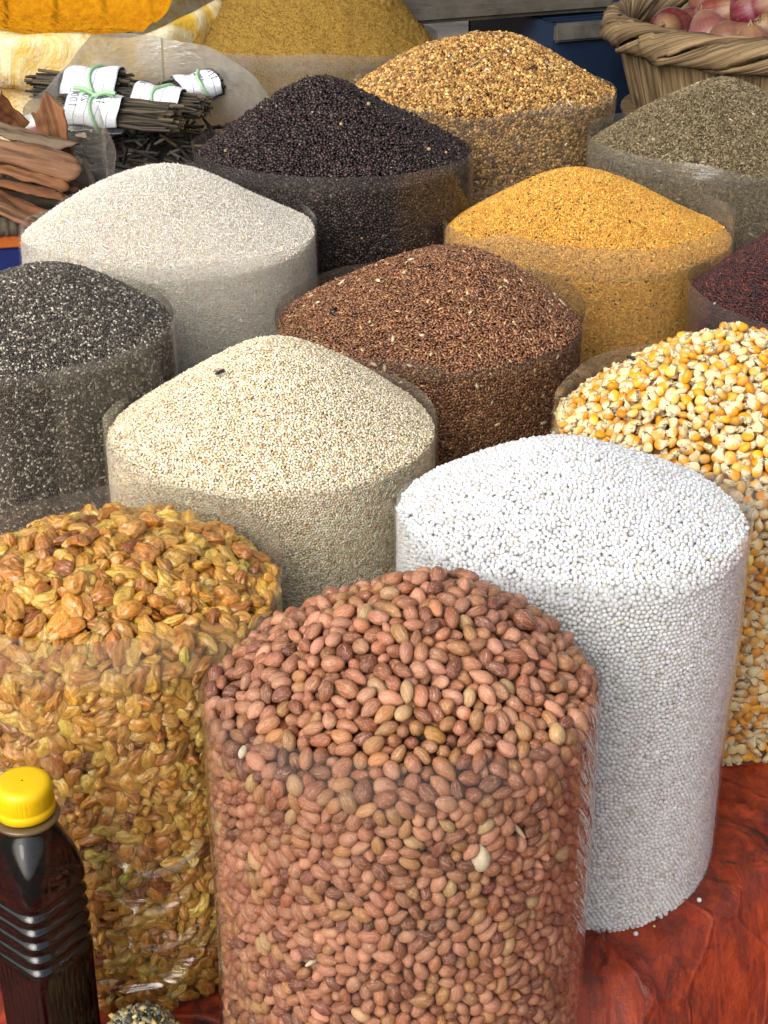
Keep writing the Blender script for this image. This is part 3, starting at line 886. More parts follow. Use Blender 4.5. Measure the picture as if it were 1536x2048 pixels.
# ------------------------------------------------------------------ ground spice powder in the back
def powder(key, name, label, cat, color, dark, e=.25):
    b = BAGS[key]
    nt, nr = 260, 150
    t = np.linspace(0, 2 * PI, nt, endpoint=False); V = []
    for q in np.linspace(0.001, 1, nr):
        Rq = (b['R'] - .003) * q; x = Rq * np.cos(t); y = Rq * np.sin(t)
        Pn = np.stack([x, y, 0 * x], -1)
        z = mound_xy(b, x, y) + (.0030 * vnoise(Pn, 130, 5, 3) + .0016 * rng.normal(0, 1, nt)) * (q < .99)
        V.append(np.stack([x, y, z], -1))
    for z in np.linspace(b['ze'] - .002, .003, 20):
        V.append(np.stack([(b['R'] - .003) * np.cos(t), (b['R'] - .003) * np.sin(t), np.full(nt, z)], -1))
    m = len(V); V = warp(b, np.vstack(V))
    F = np.array([(i * nt + k, (i + 1) * nt + k, (i + 1) * nt + (k + 1) % nt, i * nt + (k + 1) % nt) for i in range(m - 1) for k in range(nt)])
    N = NT(name + '_powder'); o_ = N.obj()
    n1 = N.noise(o_, 420, 4, .7); n2 = N.noise(o_, 900, 3, .7); n3 = N.noise(o_, 25, 3)
    c = N.mix(color, dark, N.ramp(n1, [(.36, 1), (.56, 0)]))
    c = N.mix(c, tuple(min(1, x * 1.7) for x in color), N.ramp(n2, [(.6, 0), (.75, .8)]))
    N.pbsdf(c, .9, .15, N.bump(N.math('ADD', n1, n2), .9, .003))
    o = link(name, mesh_np(name, V, F), N.m); o.location = (b['x'], b['y'], b['base'])
    tag(o, label, cat, kind='stuff')
powder('khaki', 'ground_coriander', 'khaki ground spice powder in a tall cone behind the black seeds', 'spice powder', (.42, .255, .050), (.17, .09, .018))

# ------------------------------------------------------------------ the clear bags
fm_clear = film_mat('clear_film', .014, (.95, .95, .94), wr=.30, side_streak=1.0, rimdust=.07)
fm_rais = film_mat('clear_film_wrinkled', .025, wr=.30, low_streak=.35, rimdust=.13)
fm_mid = film_mat('dusty_film', .05, dcol=(.40, .37, .32, 1), wr=.30)
fm_sago = film_mat('clear_film_sago', .03, (.965, .965, .96), dcol=(.72, .71, .69, 1), wr=.25, side_streak=.35)
fm_back = film_mat('grey_dusty_film', .13, (.88, .88, .86), wr=.35)
film('peanut', 'tall clear plastic bag full of red skinned peanuts at the front', fm_clear)
film('raisin', 'clear wrinkled plastic bag of golden raisins behind the oil bottle', fm_rais,
     creases=[(-.05, .098, .16, .0030, .030, .0030), (.42, .106, .22, .0028, .034, .0030), (.05, .074, .12, .0026, .026, .0026), (.36, .078, .2, .0024, .024, .0026), (.0, .052, -.16, .0028, .022, .0030), (.40, .050, .24, .0026, .030, .0026), (.22, .020, .10, .0040, .045, .0045), (.5, .028, .3, .003, .03, .003)], rim_var=.006)
film('sago', 'clear plastic bag of round white sago pearls', fm_sago)
film('corn', 'clear plastic bag of dried yellow and white corn kernels', film_mat('corn_film', .08, wr=.3), rim_var=.007)
film('sesame', 'clear plastic bag of cream sesame seeds', film_mat('sesame_film', .035, (.96, .96, .95), dcol=(.74, .70, .60, 1), wr=.25))
film('chia', 'clear plastic bag of grey speckled chia seeds', fm_mid)
film('flax', 'clear plastic bag of reddish brown flax seeds', film_mat('flax_film', .04, dcol=(.36, .30, .24, 1), wr=.45))
film('white', 'clear plastic bag of off white broken grain', film_mat('white_film', .035, (.96, .96, .95), dcol=(.74, .71, .65, 1), wr=.3))
film('mustard', 'dusty clear plastic bag of yellow mustard seeds', film_mat('mustard_film', .09, rimdust=.09, tint=(.93, .93, .91), wr=.35), rim_var=.007)
film('redm', 'dusty clear plastic bag of dark red seeds', film_mat('redm_film', .08, dcol=(.34, .30, .27, 1), wr=.35), rim_var=.006)
film('black', 'clear plastic bag of black flaky seeds', film_mat('black_film', .05, dcol=(.24, .22, .20, 1), wr=.4))
film('coriander', 'dusty clear plastic bag of tan coriander seeds', fm_back, rim_var=.006)
film('ajwain', 'dusty clear plastic bag of grey green ajwain seeds', fm_back)
film('khaki', 'dusty clear plastic bag of khaki spice powder', film_mat('khaki_film', .28, (.9, .9, .87), wr=.35), rim_var=.006)

# ------------------------------------------------------------------ oil bottle
BX, BY = -.187, .645
bot = empty('oil_bottle', (BX, BY, FRONT), R_(0))
tag(bot, 'plastic bottle of dark oil with yellow cap before the raisins', 'bottle')
ZT = CZ - .484 - FRONT                       # cap top above base
def bottle_ring(rad, sq, z, flute=0.0, n=160, wob=0.0):
    t = np.linspace(0, 2 * PI, n, endpoint=False)
    a = t - (-PI / 2 + R_(8))                # a corner points to the camera, a little to the right
    c = np.maximum(np.abs(np.cos(a - PI / 4)), np.abs(np.sin(a - PI / 4)))
    half = rad * .70
    square = half / c
    rr = (1 - sq) * rad + sq * np.minimum(np.minimum(square, rad), 1e9)
    pw = 5.0
    sup = half * 1.08 / ((np.abs(np.cos(a - PI / 4)) ** pw + np.abs(np.sin(a - PI / 4)) ** pw) ** (1 / pw))
    rr = (1 - sq) * rad + sq * sup
    rr = rr * (1 - flute * .5 * (1 + np.cos(t * 36)))
    return np.stack([rr * np.cos(t), rr * np.sin(t), np.full(n, z)], -1)
neck = .0128; body = .0288
rings = []
zs = ZT - .0245                               # under the neck ring
rings.append(bottle_ring(neck, 0, ZT - .004))
rings.append(bottle_ring(neck, 0, zs + .002))
for q in np.linspace(0, 1, 14):
    rr = neck + (body - neck) * (math.sin(q * PI / 2) ** 1.15)
    rings.append(bottle_ring(rr, min(1, q * 1.3), zs - .040 * q))
z0 = zs - .040
for k in range(5):                           # five pinched ribs
    for q in np.linspace(0, 1, 9)[1:]:
        depth = .10 * (math.sin(q * PI) ** 2)
        rings.append(bottle_ring(body * (1 - depth), 1, z0 - (k + q) * .0093))
z1 = z0 - 5 * .0093 - .004
for q in np.linspace(0, 1, 12):
    rings.append(bottle_ring(body * (1.0 - .02 * math.sin(q * PI)), 1, z1 - q * (z1 - .008), flute=.05 * min(1, q * 10)))
rings.append(bottle_ring(body * .95, 1, .003)); rings.append(bottle_ring(body * .85, 1, .001)); rings.append(bottle_ring(.0005, 0, .001))
rings.insert(0, bottle_ring(.0005, 0, ZT - .004))
V = np.vstack(rings); n = 160
F = np.array([(i * n + k, (i + 1) * n + k, (i + 1) * n + (k + 1) % n, i * n + (k + 1) % n) for i in range(len(rings) - 1) for k in range(n)])
N = NT('oil_in_clear_plastic')
p = N.pbsdf((.95, .80, .5), .03, .5)
p.inputs['Transmission Weight'].default_value = 1.0; p.inputs['IOR'].default_value = 1.5; p.inputs['Coat Weight'].default_value = .35; p.inputs['Coat IOR'].default_value = 1.6; p.inputs['Coat Roughness'].default_value = .03
va = N.n('ShaderNodeVolumeAbsorption'); va.inputs['Color'].default_value = (.84, .72, .18, 1); va.inputs['Density'].default_value = 520
N.l(va.outputs[0], N.out.inputs['Volume'])
link('bottle_body', mesh_np('bottle_body', V, F), N.m, bot)
V, F = lathe_np([(.0130, ZT - .0240), (.0170, ZT - .0237), (.0176, ZT - .0224), (.0170, ZT - .0212), (.0130, ZT - .0208)], 64)
N = NT('clear_brown_ring'); p = N.pbsdf((.22, .14, .05), .2, .5); p.inputs['Transmission Weight'].default_value = .5
link('neck_ring', mesh_np('neck_ring', V, F), N.m, bot)
capn = 240
prof = [(.0005, ZT - .0002), (.0102, ZT), (.0130, ZT - .0006), (.0143, ZT - .0020), (.0149, ZT - .0040), (.0150, ZT - .0060), (.0151, ZT - .0128), (.0149, ZT - .0134), (.0149, ZT - .0140), (.0154, ZT - .0147), (.0154, ZT - .0186), (.0146, ZT - .0190), (.0125, ZT - .0190)]
V, F = lathe_np(prof, capn)
tt = np.arctan2(V[:, 1], V[:, 0]); zz = V[:, 2]
knurl = ((zz < ZT - .005) & (zz > ZT - .0130)) * .00022
V[:, :2] *= (1 + knurl * np.sign(np.sin(tt * 120)) / .016)[:, None]
N = NT('yellow_cap_plastic')
p = N.pbsdf((.80, .50, .004), .38, .45); p.inputs['Subsurface Weight'].default_value = .15; p.inputs['Subsurface Scale'].default_value = .002; p.inputs['Subsurface Radius'].default_value = (1, .6, .1)
link('cap', mesh_np('cap', V, F), N.m, bot)

# ------------------------------------------------------------------ dish of mixed seeds at the bottom edge
dx, dy, dz = -.133, .620, FRONT
dish = link('seed_dish', mesh_np('seed_dish', *lathe_np([(.0005, .001), (.035, .001), (.046, .012), (.056, .030), (.0595, .0345), (.061, .034), (.0585, .032), (.054, .030), (.044, .013), (.034, .004), (.0005, .004)], 96)), None)
N = NT('red_dish_plastic'); N.pbsdf((.42, .035, .04), .35, .5); dish.data.materials.append(N.m)
dish.location = (dx, dy, dz); dish.scale = (.74, .74, .85); tag(dish, 'red plastic dish at the bottom edge beside the bottle', 'dish')
n = 2600
rr = np.sqrt(rng.uniform(0, 1, n)) * .034; th = rng.uniform(0, 2 * PI, n)
hz = .022 + .053 * np.clip(1 - (rr / .036) ** 2.4, 0, 1)
P = np.stack([rr * np.cos(th), rr * np.sin(th), hz + rng.normal(0, .0010, n)], -1)
Nn = np.stack([np.cos(th) * rr / .034, np.sin(th) * rr / .034, np.ones(n)], -1); Nn /= np.linalg.norm(Nn, axis=1)[:, None]
kk = np.linspace(0, 1, n) > .6; P[kk, 2] -= .004
Vg, Fg, Cg = merged_grains(P, frames(Nn, .8), .0026 * np.exp(rng.normal(0, .25, n)), palette(n, [(.25, .21, .10), (.12, .13, .10), (.36, .26, .09), (.05, .05, .04), (.42, .34, .18)], [4, 3, 2, 2, 2]), PROTO['ajwain'] + PROTO['sesame'])
Vc, Fc = lathe_np([(.0005, .070), (.010, .067), (.020, .057), (.028, .040), (.033, .022), (.030, .012), (.0005, .010)], 40); Fc = np.vstack([Fc[:, [0, 2, 1]], Fc[:, [0, 3, 2]]])
Fg = np.vstack([Fg, Fc + len(Vg)]); Vg = np.vstack([Vg, Vc]); Cg = np.vstack([Cg, np.tile([[.10, .085, .045]], (len(Vc), 1))])
o = link('mixed_seeds', mesh_np('mixed_seeds', Vg, Fg, {'gcol': ('FLOAT_COLOR', rgba(Cg))}), gmat('mixed_seed', rough=.5, spec=.4))
o.location = (dx, dy, dz); tag(o, 'small heap of mixed green and brown seeds in the red dish', 'seed', kind='stuff')

# a few spilled seeds on the red sheet
spm = simple_mat('spilled_seed', (.55, .36, .14), .55, .3, .15, 300)
for (sx, sy, L) in [(-.085, .690, .0018), (-.098, .684, .0018), (-.058, .695, .0030), (-.042, .712, .0034), (-.053, .70, .0018), (-.036, .72, .0018), (-.07, .689, .0026), (.196, .77, .0012), (.188, .765, .001), (.168, .735, .001)]:
    V, F = proto(I2, .6 if L > .002 else .95, .5 if L > .002 else .95)
    o = link('spilled_seed', mesh_np('spilled_seed', V * L, F), spm)
    o.location = (sx, sy, float(table_z(np.array([sx]), np.array([sy]))[0]) + L * .55 + .001); o.rotation_euler = (0, 0, rng.uniform(0, 3))
    tag(o, 'tiny pale seed spilled on the red sheet', 'seed', 'seeds spilled on the red sheet')

for k in range(5):
    ph = rng.uniform(-.7, .9); q = .1095 + abs(rng.normal(0, .002))
    sx, sy = .114 + q * math.sin(ph), .832 - q * math.cos(ph)
    o = link('stray_sago_pearl', bpy.data.meshes['stray_sago_pearl'] if 'stray_sago_pearl' in bpy.data.meshes else mesh_np('stray_sago_pearl', PROTO['sago'][0][0] * .0016, PROTO['sago'][0][1]), None)
    if not o.data.materials: o.data.materials.append(simple_mat('loose_sago', (.6, .6, .6), .55, .3, .05, 300))
    o.location = (sx, sy, float(table_z(np.array([sx]), np.array([sy]))[0]) + .0022)
    tag(o, 'loose white pearl fallen on the red sheet beside the sago bag', 'sago pearl', 'loose pearls beside the sago bag')

# ------------------------------------------------------------------ flies
flym = simple_mat('fly_body', (.012, .012, .014), .3, .5, .2, 400)
wingm = NT('fly_wing'); wingm.pbsdf((.10, .10, .11), .25, .5, Alpha=.55); wingm = wingm.m
def fly(loc, rz, label, s=1.0, tilt=(0, 0)):
    root = empty('fly', loc, rz); root.rotation_euler = (tilt[0], tilt[1], rz)
    V1, F1 = I2
    parts = [(V1 * np.array([.0020, .0013, .0012]) * s + np.array([-.0018, 0, .0014]) * s, F1), (V1 * np.array([.0014, .0013, .0013]) * s + np.array([.0008, 0, .0017]) * s, F1), (V1 * np.array([.0008, .0012, .0010]) * s + np.array([.0025, 0, .0016]) * s, F1)]
    V, F = join_np(parts); link('body', mesh_np('body', V, F), flym, root)
    for sd in (-1, 1):
        for ax in (-.0005, .0006, .0016):
            Vt, Ft = tube_np(np.array([(ax, sd * .0008, .0014), (ax * 1.8, sd * .0024, .0019), (ax * 2.6, sd * .0034, 0)]) * s, .00013 * s, 5)
            link('leg', mesh_np('leg', Vt, Ft), flym, root)
        Vw = V1 * np.array([.0026, .0010, .00008]) * s
        c_, s_ = math.cos(sd * .28), math.sin(sd * .28)
        Vw = np.stack([Vw[:, 0] * c_ + Vw[:, 1] * s_, -Vw[:, 0] * s_ + Vw[:, 1] * c_, Vw[:, 2]], -1) + np.array([-.0022, sd * .0009, .0029]) * s
        link('wing', mesh_np('wing', Vw, F1), wingm, root)
    tag(root, label, 'fly', 'flies on the goods')
def on_heap(key, lx, ly, up=.001):
    b = BAGS[key]; s = wobble(b, math.atan2(ly, lx), b['ze'] + .03)
    return (b['x'] + lx * s, b['y'] + ly * s, b['base'] + float(mound_xy(b, np.array([lx]), np.array([ly]))[0]) + up)
fly(on_heap('sesame', -.0315, -.022), .5, 'small black fly sitting on the cream sesame heap', 1.0, (.1, -.25))
fly(on_heap('corn', -.067, .035, .002), 2.6, 'dark fly on the top left of the corn heap', 1.0)

# ------------------------------------------------------------------ turmeric in its yellow bag (back left)
tx, ty, tb, tr = -.415, 2.13, BACK, .205
zt = CZ - .338 - tb
nu2, nv2 = 200, 170
u, v, F = grid_np(nu2, nv2)
ang = u * 2 * PI; q = v
x = tr * .985 * q * np.cos(ang); y = tr * .985 * q * np.sin(ang)
# scooped slabs: a steep face that rises to the back, cut into upright shells
base_h = np.interp(y, [-.20, -.165, -.14, -.02, .03, .2], [0, .004, .018, .20, .22, .12])
strip = np.floor((x + .31 + .10 * (y + .1)) / .062)
fracs = (x + .31 + .10 * (y + .1)) / .062 - strip
offs = np.array([np.random.default_rng(int(s) + 40).uniform(0, 1) for s in strip])
step = .030 * (strip - strip.mean()) * .12 + .016 * fracs
edge = np.exp(-((1 - fracs) / .06) ** 2) * .004
Pn = np.stack([x, y, 0 * x], -1)
z = zt + np.where(base_h > .006, base_h + (step + edge) * np.clip(base_h / .05, 0, 1) * 1.4, base_h) + .0025 * vnoise(Pn, 70, 3, 3) + .0012 * rng.normal(0, 1, len(x)) * (q < .98)
N = NT('turmeric_powder'); o_ = N.obj()
n1 = N.noise(o_, 120, 6, .7); n2 = N.noise(o_, 14, 4)
c = N.mix((.44, .195, .003), (.36, .13, .002), N.ramp(n1, [(.38, 1), (.6, 0)])); c = N.mix(c, (.50, .25, .005), N.ramp(n2, [(.5, 0), (.7, .7)]))
N.pbsdf(c, .9, .1, N.bump(n1, .7, .004))
o = link('turmeric_powder', mesh_np('turmeric_powder', np.stack([x, y, z], -1), F), N.m); o.location = (tx, ty, tb)
tag(o, 'bright orange turmeric powder cut into upright slabs', 'spice powder', kind='stuff')
# yellow bag: wall that folds outward at the rim
nt = 260; t = np.linspace(0, 2 * PI, nt, endpoint=False)
rimh = zt + .006 + .006 * np.sin(3 * t + 1) + .022 * np.exp(-((t - 5.85) / .35) ** 2)
prof = [(0.0, 1.0, 0), (.5, 1.0, 0), (.9, 1.005, 0), (.97, 1.01, 0), (1.0, 1.03, 0), (.995, 1.05, 0), (.975, 1.072, 0), (.93, 1.08, 0), (.86, 1.08, 0), (.80, 1.075, 0)]
V = []
for i, (hq, rq, _) in enumerate(prof):
    wig = 1 + (.010 * np.sin(7 * t + 2) + .006 * np.sin(13 * t) + .004 * np.sin(29 * t)) * (.4 + i / 9)
    V.append(np.stack([tr * rq * wig * np.cos(t), tr * rq * wig * np.sin(t), rimh * hq + .003 * np.sin(11 * t + i) * (i > 3)], -1))
V = np.vstack(V)
F = np.array([(i * nt + k, i * nt + (k + 1) % nt, (i + 1) * nt + (k + 1) % nt, (i + 1) * nt + k) for i in range(len(prof) - 1) for k in range(nt)])
N = NT('powder_stained_plastic'); o_ = N.obj()
n1 = N.noise(o_, 16, 5, .65, .8); n2 = N.noise(o_, 60, 5, .7)
c = N.mix((.60, .38, .04), (.68, .62, .42), N.ramp(n1, [(.42, 0), (.60, 1)])); c = N.mix(c, (.52, .24, .008), N.ramp(n2, [(.55, 0), (.72, .8)]))
N.pbsdf(c, .35, .45, N.bump(N.math('ADD', n1, N.math('MULTIPLY', n2, .4)), .7, .01))
o = link('yellow_bag', mesh_np('yellow_bag', V, F), N.m); o.location = (tx, ty, tb)
sol = o.modifiers.new('thickness', 'SOLIDIFY'); sol.thickness = .0012
tag(o, 'yellow stained plastic bag with rolled rim around the turmeric', 'bag')

# ------------------------------------------------------------------ open bag with paper wrapped twig bundles
BAGS['twig'] = dict(x=-.262, y=1.735, R=.128, zr=CZ-.372, base=BACK, mound=.001, e=1.0, gap=.035, tilt=-.042, wob=.05, seed=20, lump=2.0)
b = BAGS['twig']; b['h'] = b['zr'] - b['base']; b['ph'] = np.array([.6, 2.0, 1.0, 3.0, 2, 4]); b['am'] = np.array([.05, .03, .02, .01]); b['ze'] = b['h'] - b['gap']
film('twig', 'grey dusty open plastic bag holding paper wrapped twig bundles', film_mat('twig_film', .34, (.84, .84, .82), wr=.8, rimdust=.25), rim_var=.010)
barkm = grain_mat('dark_bark', .8, .2)
def loose_twigs(n):
    parts, cols = [], []
    for i in range(n):
        q = math.sqrt(rng.uniform(0, 1)) * .108; a = rng.uniform(0, 2 * PI)
        onwall = i % 2
        if onwall: q = .118; c0 = np.array([q * math.sin(a), -q * math.cos(a), rng.uniform(.02, b['ze'] - .01)])
        else: c0 = np.array([q * math.cos(a), q * math.sin(a), b['ze'] - rng.uniform(.0, .02)])
        d = rng.normal(0, 1, 3); d[2] *= .4
        if onwall: nn = np.array([math.sin(a), -math.cos(a), 0]); d -= nn * (d @ nn)
        d /= np.linalg.norm(d); L = rng.uniform(.012, .04)
        V, F = tube_np([c0 - d * L / 2, c0, c0 + d * L / 2], [.0016, .0022, .0015], 6)
        lim = np.hypot(V[:, 0], V[:, 1]); f = np.minimum(1, .122 / np.maximum(lim, 1e-6)); V[:, 0] *= f; V[:, 1] *= f
        parts.append((V, F)); cols.append(np.repeat(palette(1, [(.030, .026, .022), (.06, .048, .036), (.16, .11, .06)], [5, 3, .7]), len(V), 0))
    t = np.linspace(0, 2 * PI, 64, endpoint=False)
    prof = [(.0005, b['ze'] - .018), (.07, b['ze'] - .018), (.112, b['ze'] - .02), (.115, .01), (.0005, .008)]
    V, F = lathe_np(prof, 64); parts.append((V, F[:, ::-1])); cols.append(np.tile([[.02, .017, .014]], (len(V), 1)))
    V, F = join_np(parts); C = np.vstack(cols)
    return V, F, C
V, F, C = loose_twigs(420)
o = link('bark_twigs', mesh_np('bark_twigs', V, F, {'gcol': ('FLOAT_COLOR', rgba(C))}), barkm)
o.location = (b['x'], b['y'], b['base']); tag(o, 'loose dark bark twigs lying under the wrapped bundles', 'twig', kind='stuff')

N = NT('ruled_paper'); uvp = N.attr('puv', 'Vector'); sp = N.n('ShaderNodeSeparateXYZ'); N.l(uvp, sp.inputs[0])
ln = N.math('LESS_THAN', N.math('FRACT', N.math('MULTIPLY', sp.outputs[0], 1 / .0125)), .075)
crumple = N.noise(N.mapv(uvp, (60, 60, 1)), 1.0, 4, .6)
pap = N.mix((.74, .76, .80), (.66, .69, .75), crumple)
N.pbsdf(N.mix(pap, (.28, .30, .38), ln), .75, .2, N.bump(crumple, .5, .004))
paper_m = N.m
ink_m = simple_mat('ink', (.05, .05, .09), .7, .2, .05, 10)
string_m = simple_mat('green_string', (.36, .62, .34), .45, .4, .12, 300)

GL = {  # hand-written strokes in a 1 x 1.6 box
 '1': [[(.35, 1.3), (.55, 1.6), (.5, 0)]], '0': [[(.5, 1.6), (.15, 1.1), (.2, .3), (.5, 0), (.85, .4), (.8, 1.2), (.5, 1.6)]],
 '2': [[(.15, 1.2), (.45, 1.6), (.8, 1.2), (.5, .6), (.1, .05), (.9, .1)]], '/': [[(.2, -.2), (.85, 1.8)]],
 '5': [[(.85, 1.6), (.3, 1.55), (.25, .9), (.7, .9), (.8, .3), (.4, 0), (.1, .15)]], '7': [[(.1, 1.5), (.85, 1.55), (.4, 0)]],
 '-': [[(.2, .8), (.8, .85)]], ' ': []}
def bundle(cpos, axis_deg, pitch, L, rad, paper, label, writing=(), bow=True, seed=0, flip=False):
    """twigs along local x; paper = (x0, x1) wrapped span; string round the paper"""
    r = np.random.default_rng(seed)
    root = empty('twig_bundle', cpos); root.rotation_euler = (0, pitch, R_(axis_deg))
    tag(root, label, 'twig bundle', 'paper wrapped twig bundles')
    parts, cols = [], []
    for i in range(95):
        q = math.sqrt(r.uniform(0, 1)) * rad * .93; a = r.uniform(0, 2 * PI); off = r.normal(0, .006)
        y, z = q * math.cos(a), q * math.sin(a) * .82
        xs = np.linspace(-L / 2 + off - abs(r.normal(0, .004)), L / 2 + off + abs(r.normal(0, .004)), 5)
        pts = np.stack([xs, y + r.normal(0, .0012, 5), z + r.normal(0, .0012, 5)], -1)
        V, F = tube_np(pts, r.uniform(.0010, .0023), 6); parts.append((V, F))
        # cut face
        Cc = np.tile(np.array([[.050, .042, .030], [.075, .06, .042], [.03, .026, .022], [.11, .085, .055]][r.integers(4)]), (len(V), 1))
        cols.append(Cc)
        for e in (0, -1):
            cap = np.vstack([V[:6] if e == 0 else V[-6:]]); cc = cap.mean(0)
            parts.append((np.vstack([cap, cc[None]]), np.array([(k, (k + 1) % 6, 6, 6) for k in range(6)])))
            cols.append(np.tile(np.array([[.30, .22, .12]]) * r.uniform(.4, 1.3), (7, 1)))
    V, F = join_np(parts)
    me = bpy.data.meshes.new('twigs'); me.from_pydata(V.tolist(), [], [tuple(dict.fromkeys(f)) for f in F.tolist()])
    a_ = me.attributes.new('gcol', 'FLOAT_COLOR', 'POINT'); a_.data.foreach_set('color', rgba(np.vstack(cols)).astype(np.float32).ravel())
    tw = link('twigs', me, barkm, root); tw['kind'] = 'stuff'
    # paper
    x0, x1 = paper; nu, nv = 40, 60
    u, v, F = grid_np(nu, nv)
    a = -PI * .72 + v * 2 * PI * .90
    rp = rad * (1.19 + .02 * v + .05 * np.cos(a * 3 + seed)) + .0016 * np.sin(u * 9 + a * 2)
    xx = x0 + (x1 - x0) * u + .003 * np.sin(a * 1.3 + seed) + .0006 * np.sin(5 * a)
    pV = np.stack([xx, rp * np.sin(a), rp * .84 * np.cos(a)], -1)
    pUV = np.stack([(x1 - x0) * u, v * .1, 0 * u], -1)
    po = link('paper_wrap', mesh_np('paper_wrap', pV, F, {'puv': ('FLOAT_VECTOR', pUV)}), paper_m, root)
    sm = po.modifiers.new('thickness', 'SOLIDIFY'); sm.thickness = .0005
    def on_paper(x, a_, lift=.0009):
        rr_ = rad * (1.19 + .02 * .5 + .05 * math.cos(a_ * 3 + seed)) + .0016 * math.sin((x - x0) / (x1 - x0) * 9 + a_ * 2) + lift
        return (x, rr_ * math.sin(a_), rr_ * .84 * math.cos(a_))
    xm = (x0 + x1) / 2 + .004
    V, F = tube_np([on_paper(xm + .004 * math.sin(2 * a_), a_, .0018) for a_ in np.linspace(-PI, PI, 40)], .0019, 8)
    parts = [(V, F)]
    if bow:
        top = np.array(on_paper(xm, -.35, .003))
        for dxv, dyv, dzv, ln_ in ((1, -.15, .12, .022), (1, -.25, .22, .026), (-1, .05, .25, .026), (-1, .3, .05, .02)):
            d = np.array([dxv, dyv, dzv]); d = d / np.linalg.norm(d)
            V, F = tube_np([top, top + d * ln_ * .5 + np.array([0, 0, .003]), top + d * ln_], [.0016, .0026, .0021], 8); parts.append((V, F))
        V, F = I2; V = V * .0034 + top
        V4, F4 = tube_np([top - np.array([.003, 0, 0]), top, top + np.array([.003, 0, 0])], [.002, .0036, .002], 8); parts.append((V4, F4))
    V, F = join_np(parts); link('string', mesh_np('string', V, F), string_m, root)
    for (txt, wx, wa, hsz) in writing:
        parts = []
        for k, ch in enumerate(txt):
            for st in GL[ch]:
                st = np.array(st)
                tt = np.linspace(0, len(st) - 1, 14); sx = np.interp(tt, np.arange(len(st)), st[:, 0]); sy = np.interp(tt, np.arange(len(st)), st[:, 1])
                # text runs round the bundle, letters stand along x
                pts = [on_paper(wx + (p1 / 1.6 - .5) * hsz, wa + ((k + p0) * hsz * .62) / rad, .0008) for p0, p1 in zip(sx, sy)]
                parts.append(tube_np(pts, .00032, 5))
        V, F = join_np(parts); link('handwriting', mesh_np('handwriting', V, F), ink_m, po)
    return root
def at(px, py, d):
    vv = (1024 - py) / F_PX
    return ((px - 768) / F_PX * d, d * (cpv + vv * spv), CZ + d * (-spv + vv * cpv))
bundle(at(165, 172, 1.79), -4, 0, .098, .0215, (-.018, .046), 'twig bundle at the back left with one end bare and plain ruled paper', bow=False, seed=1)
bundle(at(238, 228, 1.70), -8, R_(3), .115, .0195, (-.058, .004), 'front twig bundle with handwriting and a green bow', writing=[('1000', -.046, -1.15, .009), ('20210', -.033, -.85, .009), ('1/200', -.016, -.85, .0095)], seed=2)
bundle(at(335, 204, 1.755), -20, R_(4), .080, .0175, (-.040, .020), 'twig bundle wrapped in ruled paper right of the bow', writing=[('1/2', -.03, -.3, .007)], bow=False, seed=3)
bundle(at(388, 176, 1.80), 20, R_(-6), .066, .0165, (-.020, .026), 'crumpled small twig bundle at the far right of its bag', writing=[('1020', .006, -1.0, .008), ('1/210', .022, -1.0, .008)], bow=False, seed=4)

# ------------------------------------------------------------------ cinnamon bark in a cardboard tray on a box
cxm, cym = -.395, 1.50
box = empty('produce_box', (cxm, cym, BACK), R_(14))
tag(box, 'blue and orange printed cardboard box under the cinnamon bark', 'box')
W2, D2, H2 = .105, .10, CZ - .415 - BACK
def boxmesh(name, x0, x1, y0, y1, z0, z1, bev=.002):
    bm = bmesh.new()
    bmesh.ops.create_cube(bm, size=1)
    for v_ in bm.verts:
        v_.co = Vector(((x0 + x1) / 2 + v_.co.x * (x1 - x0), (y0 + y1) / 2 + v_.co.y * (y1 - y0), (z0 + z1) / 2 + v_.co.z * (z1 - z0)))
    if bev: bmesh.ops.bevel(bm, geom=bm.edges[:], offset=bev, segments=2, affect='EDGES')
    return bm_mesh(name, bm)
link('carton', boxmesh('carton', -W2, W2, -D2, D2, 0, H2 - .022), simple_mat('blue_print', (.012, .022, .13), .4, .4, .12, 20), box)
link('orange_band', boxmesh('orange_band', -W2 - .0015, W2 + .0015, -D2 - .0015, D2 + .0015, H2 - .0218, H2 - .010, .001), simple_mat('orange_print', (.48, .12, .02), .45, .4, .1, 20), box)
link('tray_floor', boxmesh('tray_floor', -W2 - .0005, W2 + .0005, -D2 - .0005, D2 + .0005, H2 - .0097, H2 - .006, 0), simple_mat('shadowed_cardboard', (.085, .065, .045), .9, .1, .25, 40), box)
# corrugated tray edge on top
V, F = [], []
nt = 300
tq = np.linspace(0, 1, nt)
def rect_path(q, hw, hd):
    per = np.array([0, 2 * hw, 2 * hw + 2 * hd, 4 * hw + 2 * hd, 4 * hw + 4 * hd]); s = q * per[-1]
    return np.stack([np.interp(s, per, [-hw, hw, hw, -hw, -hw]), np.interp(s, per, [-hd, -hd, hd, hd, -hd])], -1)
pc = rect_path(tq, W2 + .003, D2 + .003)
wv = (.0022 * np.sin(tq * 2 * PI * 110))[:, None]
nrmv = pc / np.linalg.norm(pc, axis=1)[:, None]
rows = [np.hstack([pc + nrmv * wv, np.full((nt, 1), zq)]) for zq in (H2 - .0098, H2 - .002, H2 + .008)]
V = np.vstack(rows); F = np.array([(i * nt + k, i * nt + k + 1, (i + 1) * nt + k + 1, (i + 1) * nt + k) for i in range(2) for k in range(nt - 1)])
ce = link('corrugated_edge', mesh_np('corrugated_edge', V, F), simple_mat('grey_cardboard', (.20, .165, .12), .85, .15, .25, 60), box)
sm = ce.modifiers.new('thickness', 'SOLIDIFY'); sm.thickness = .0025
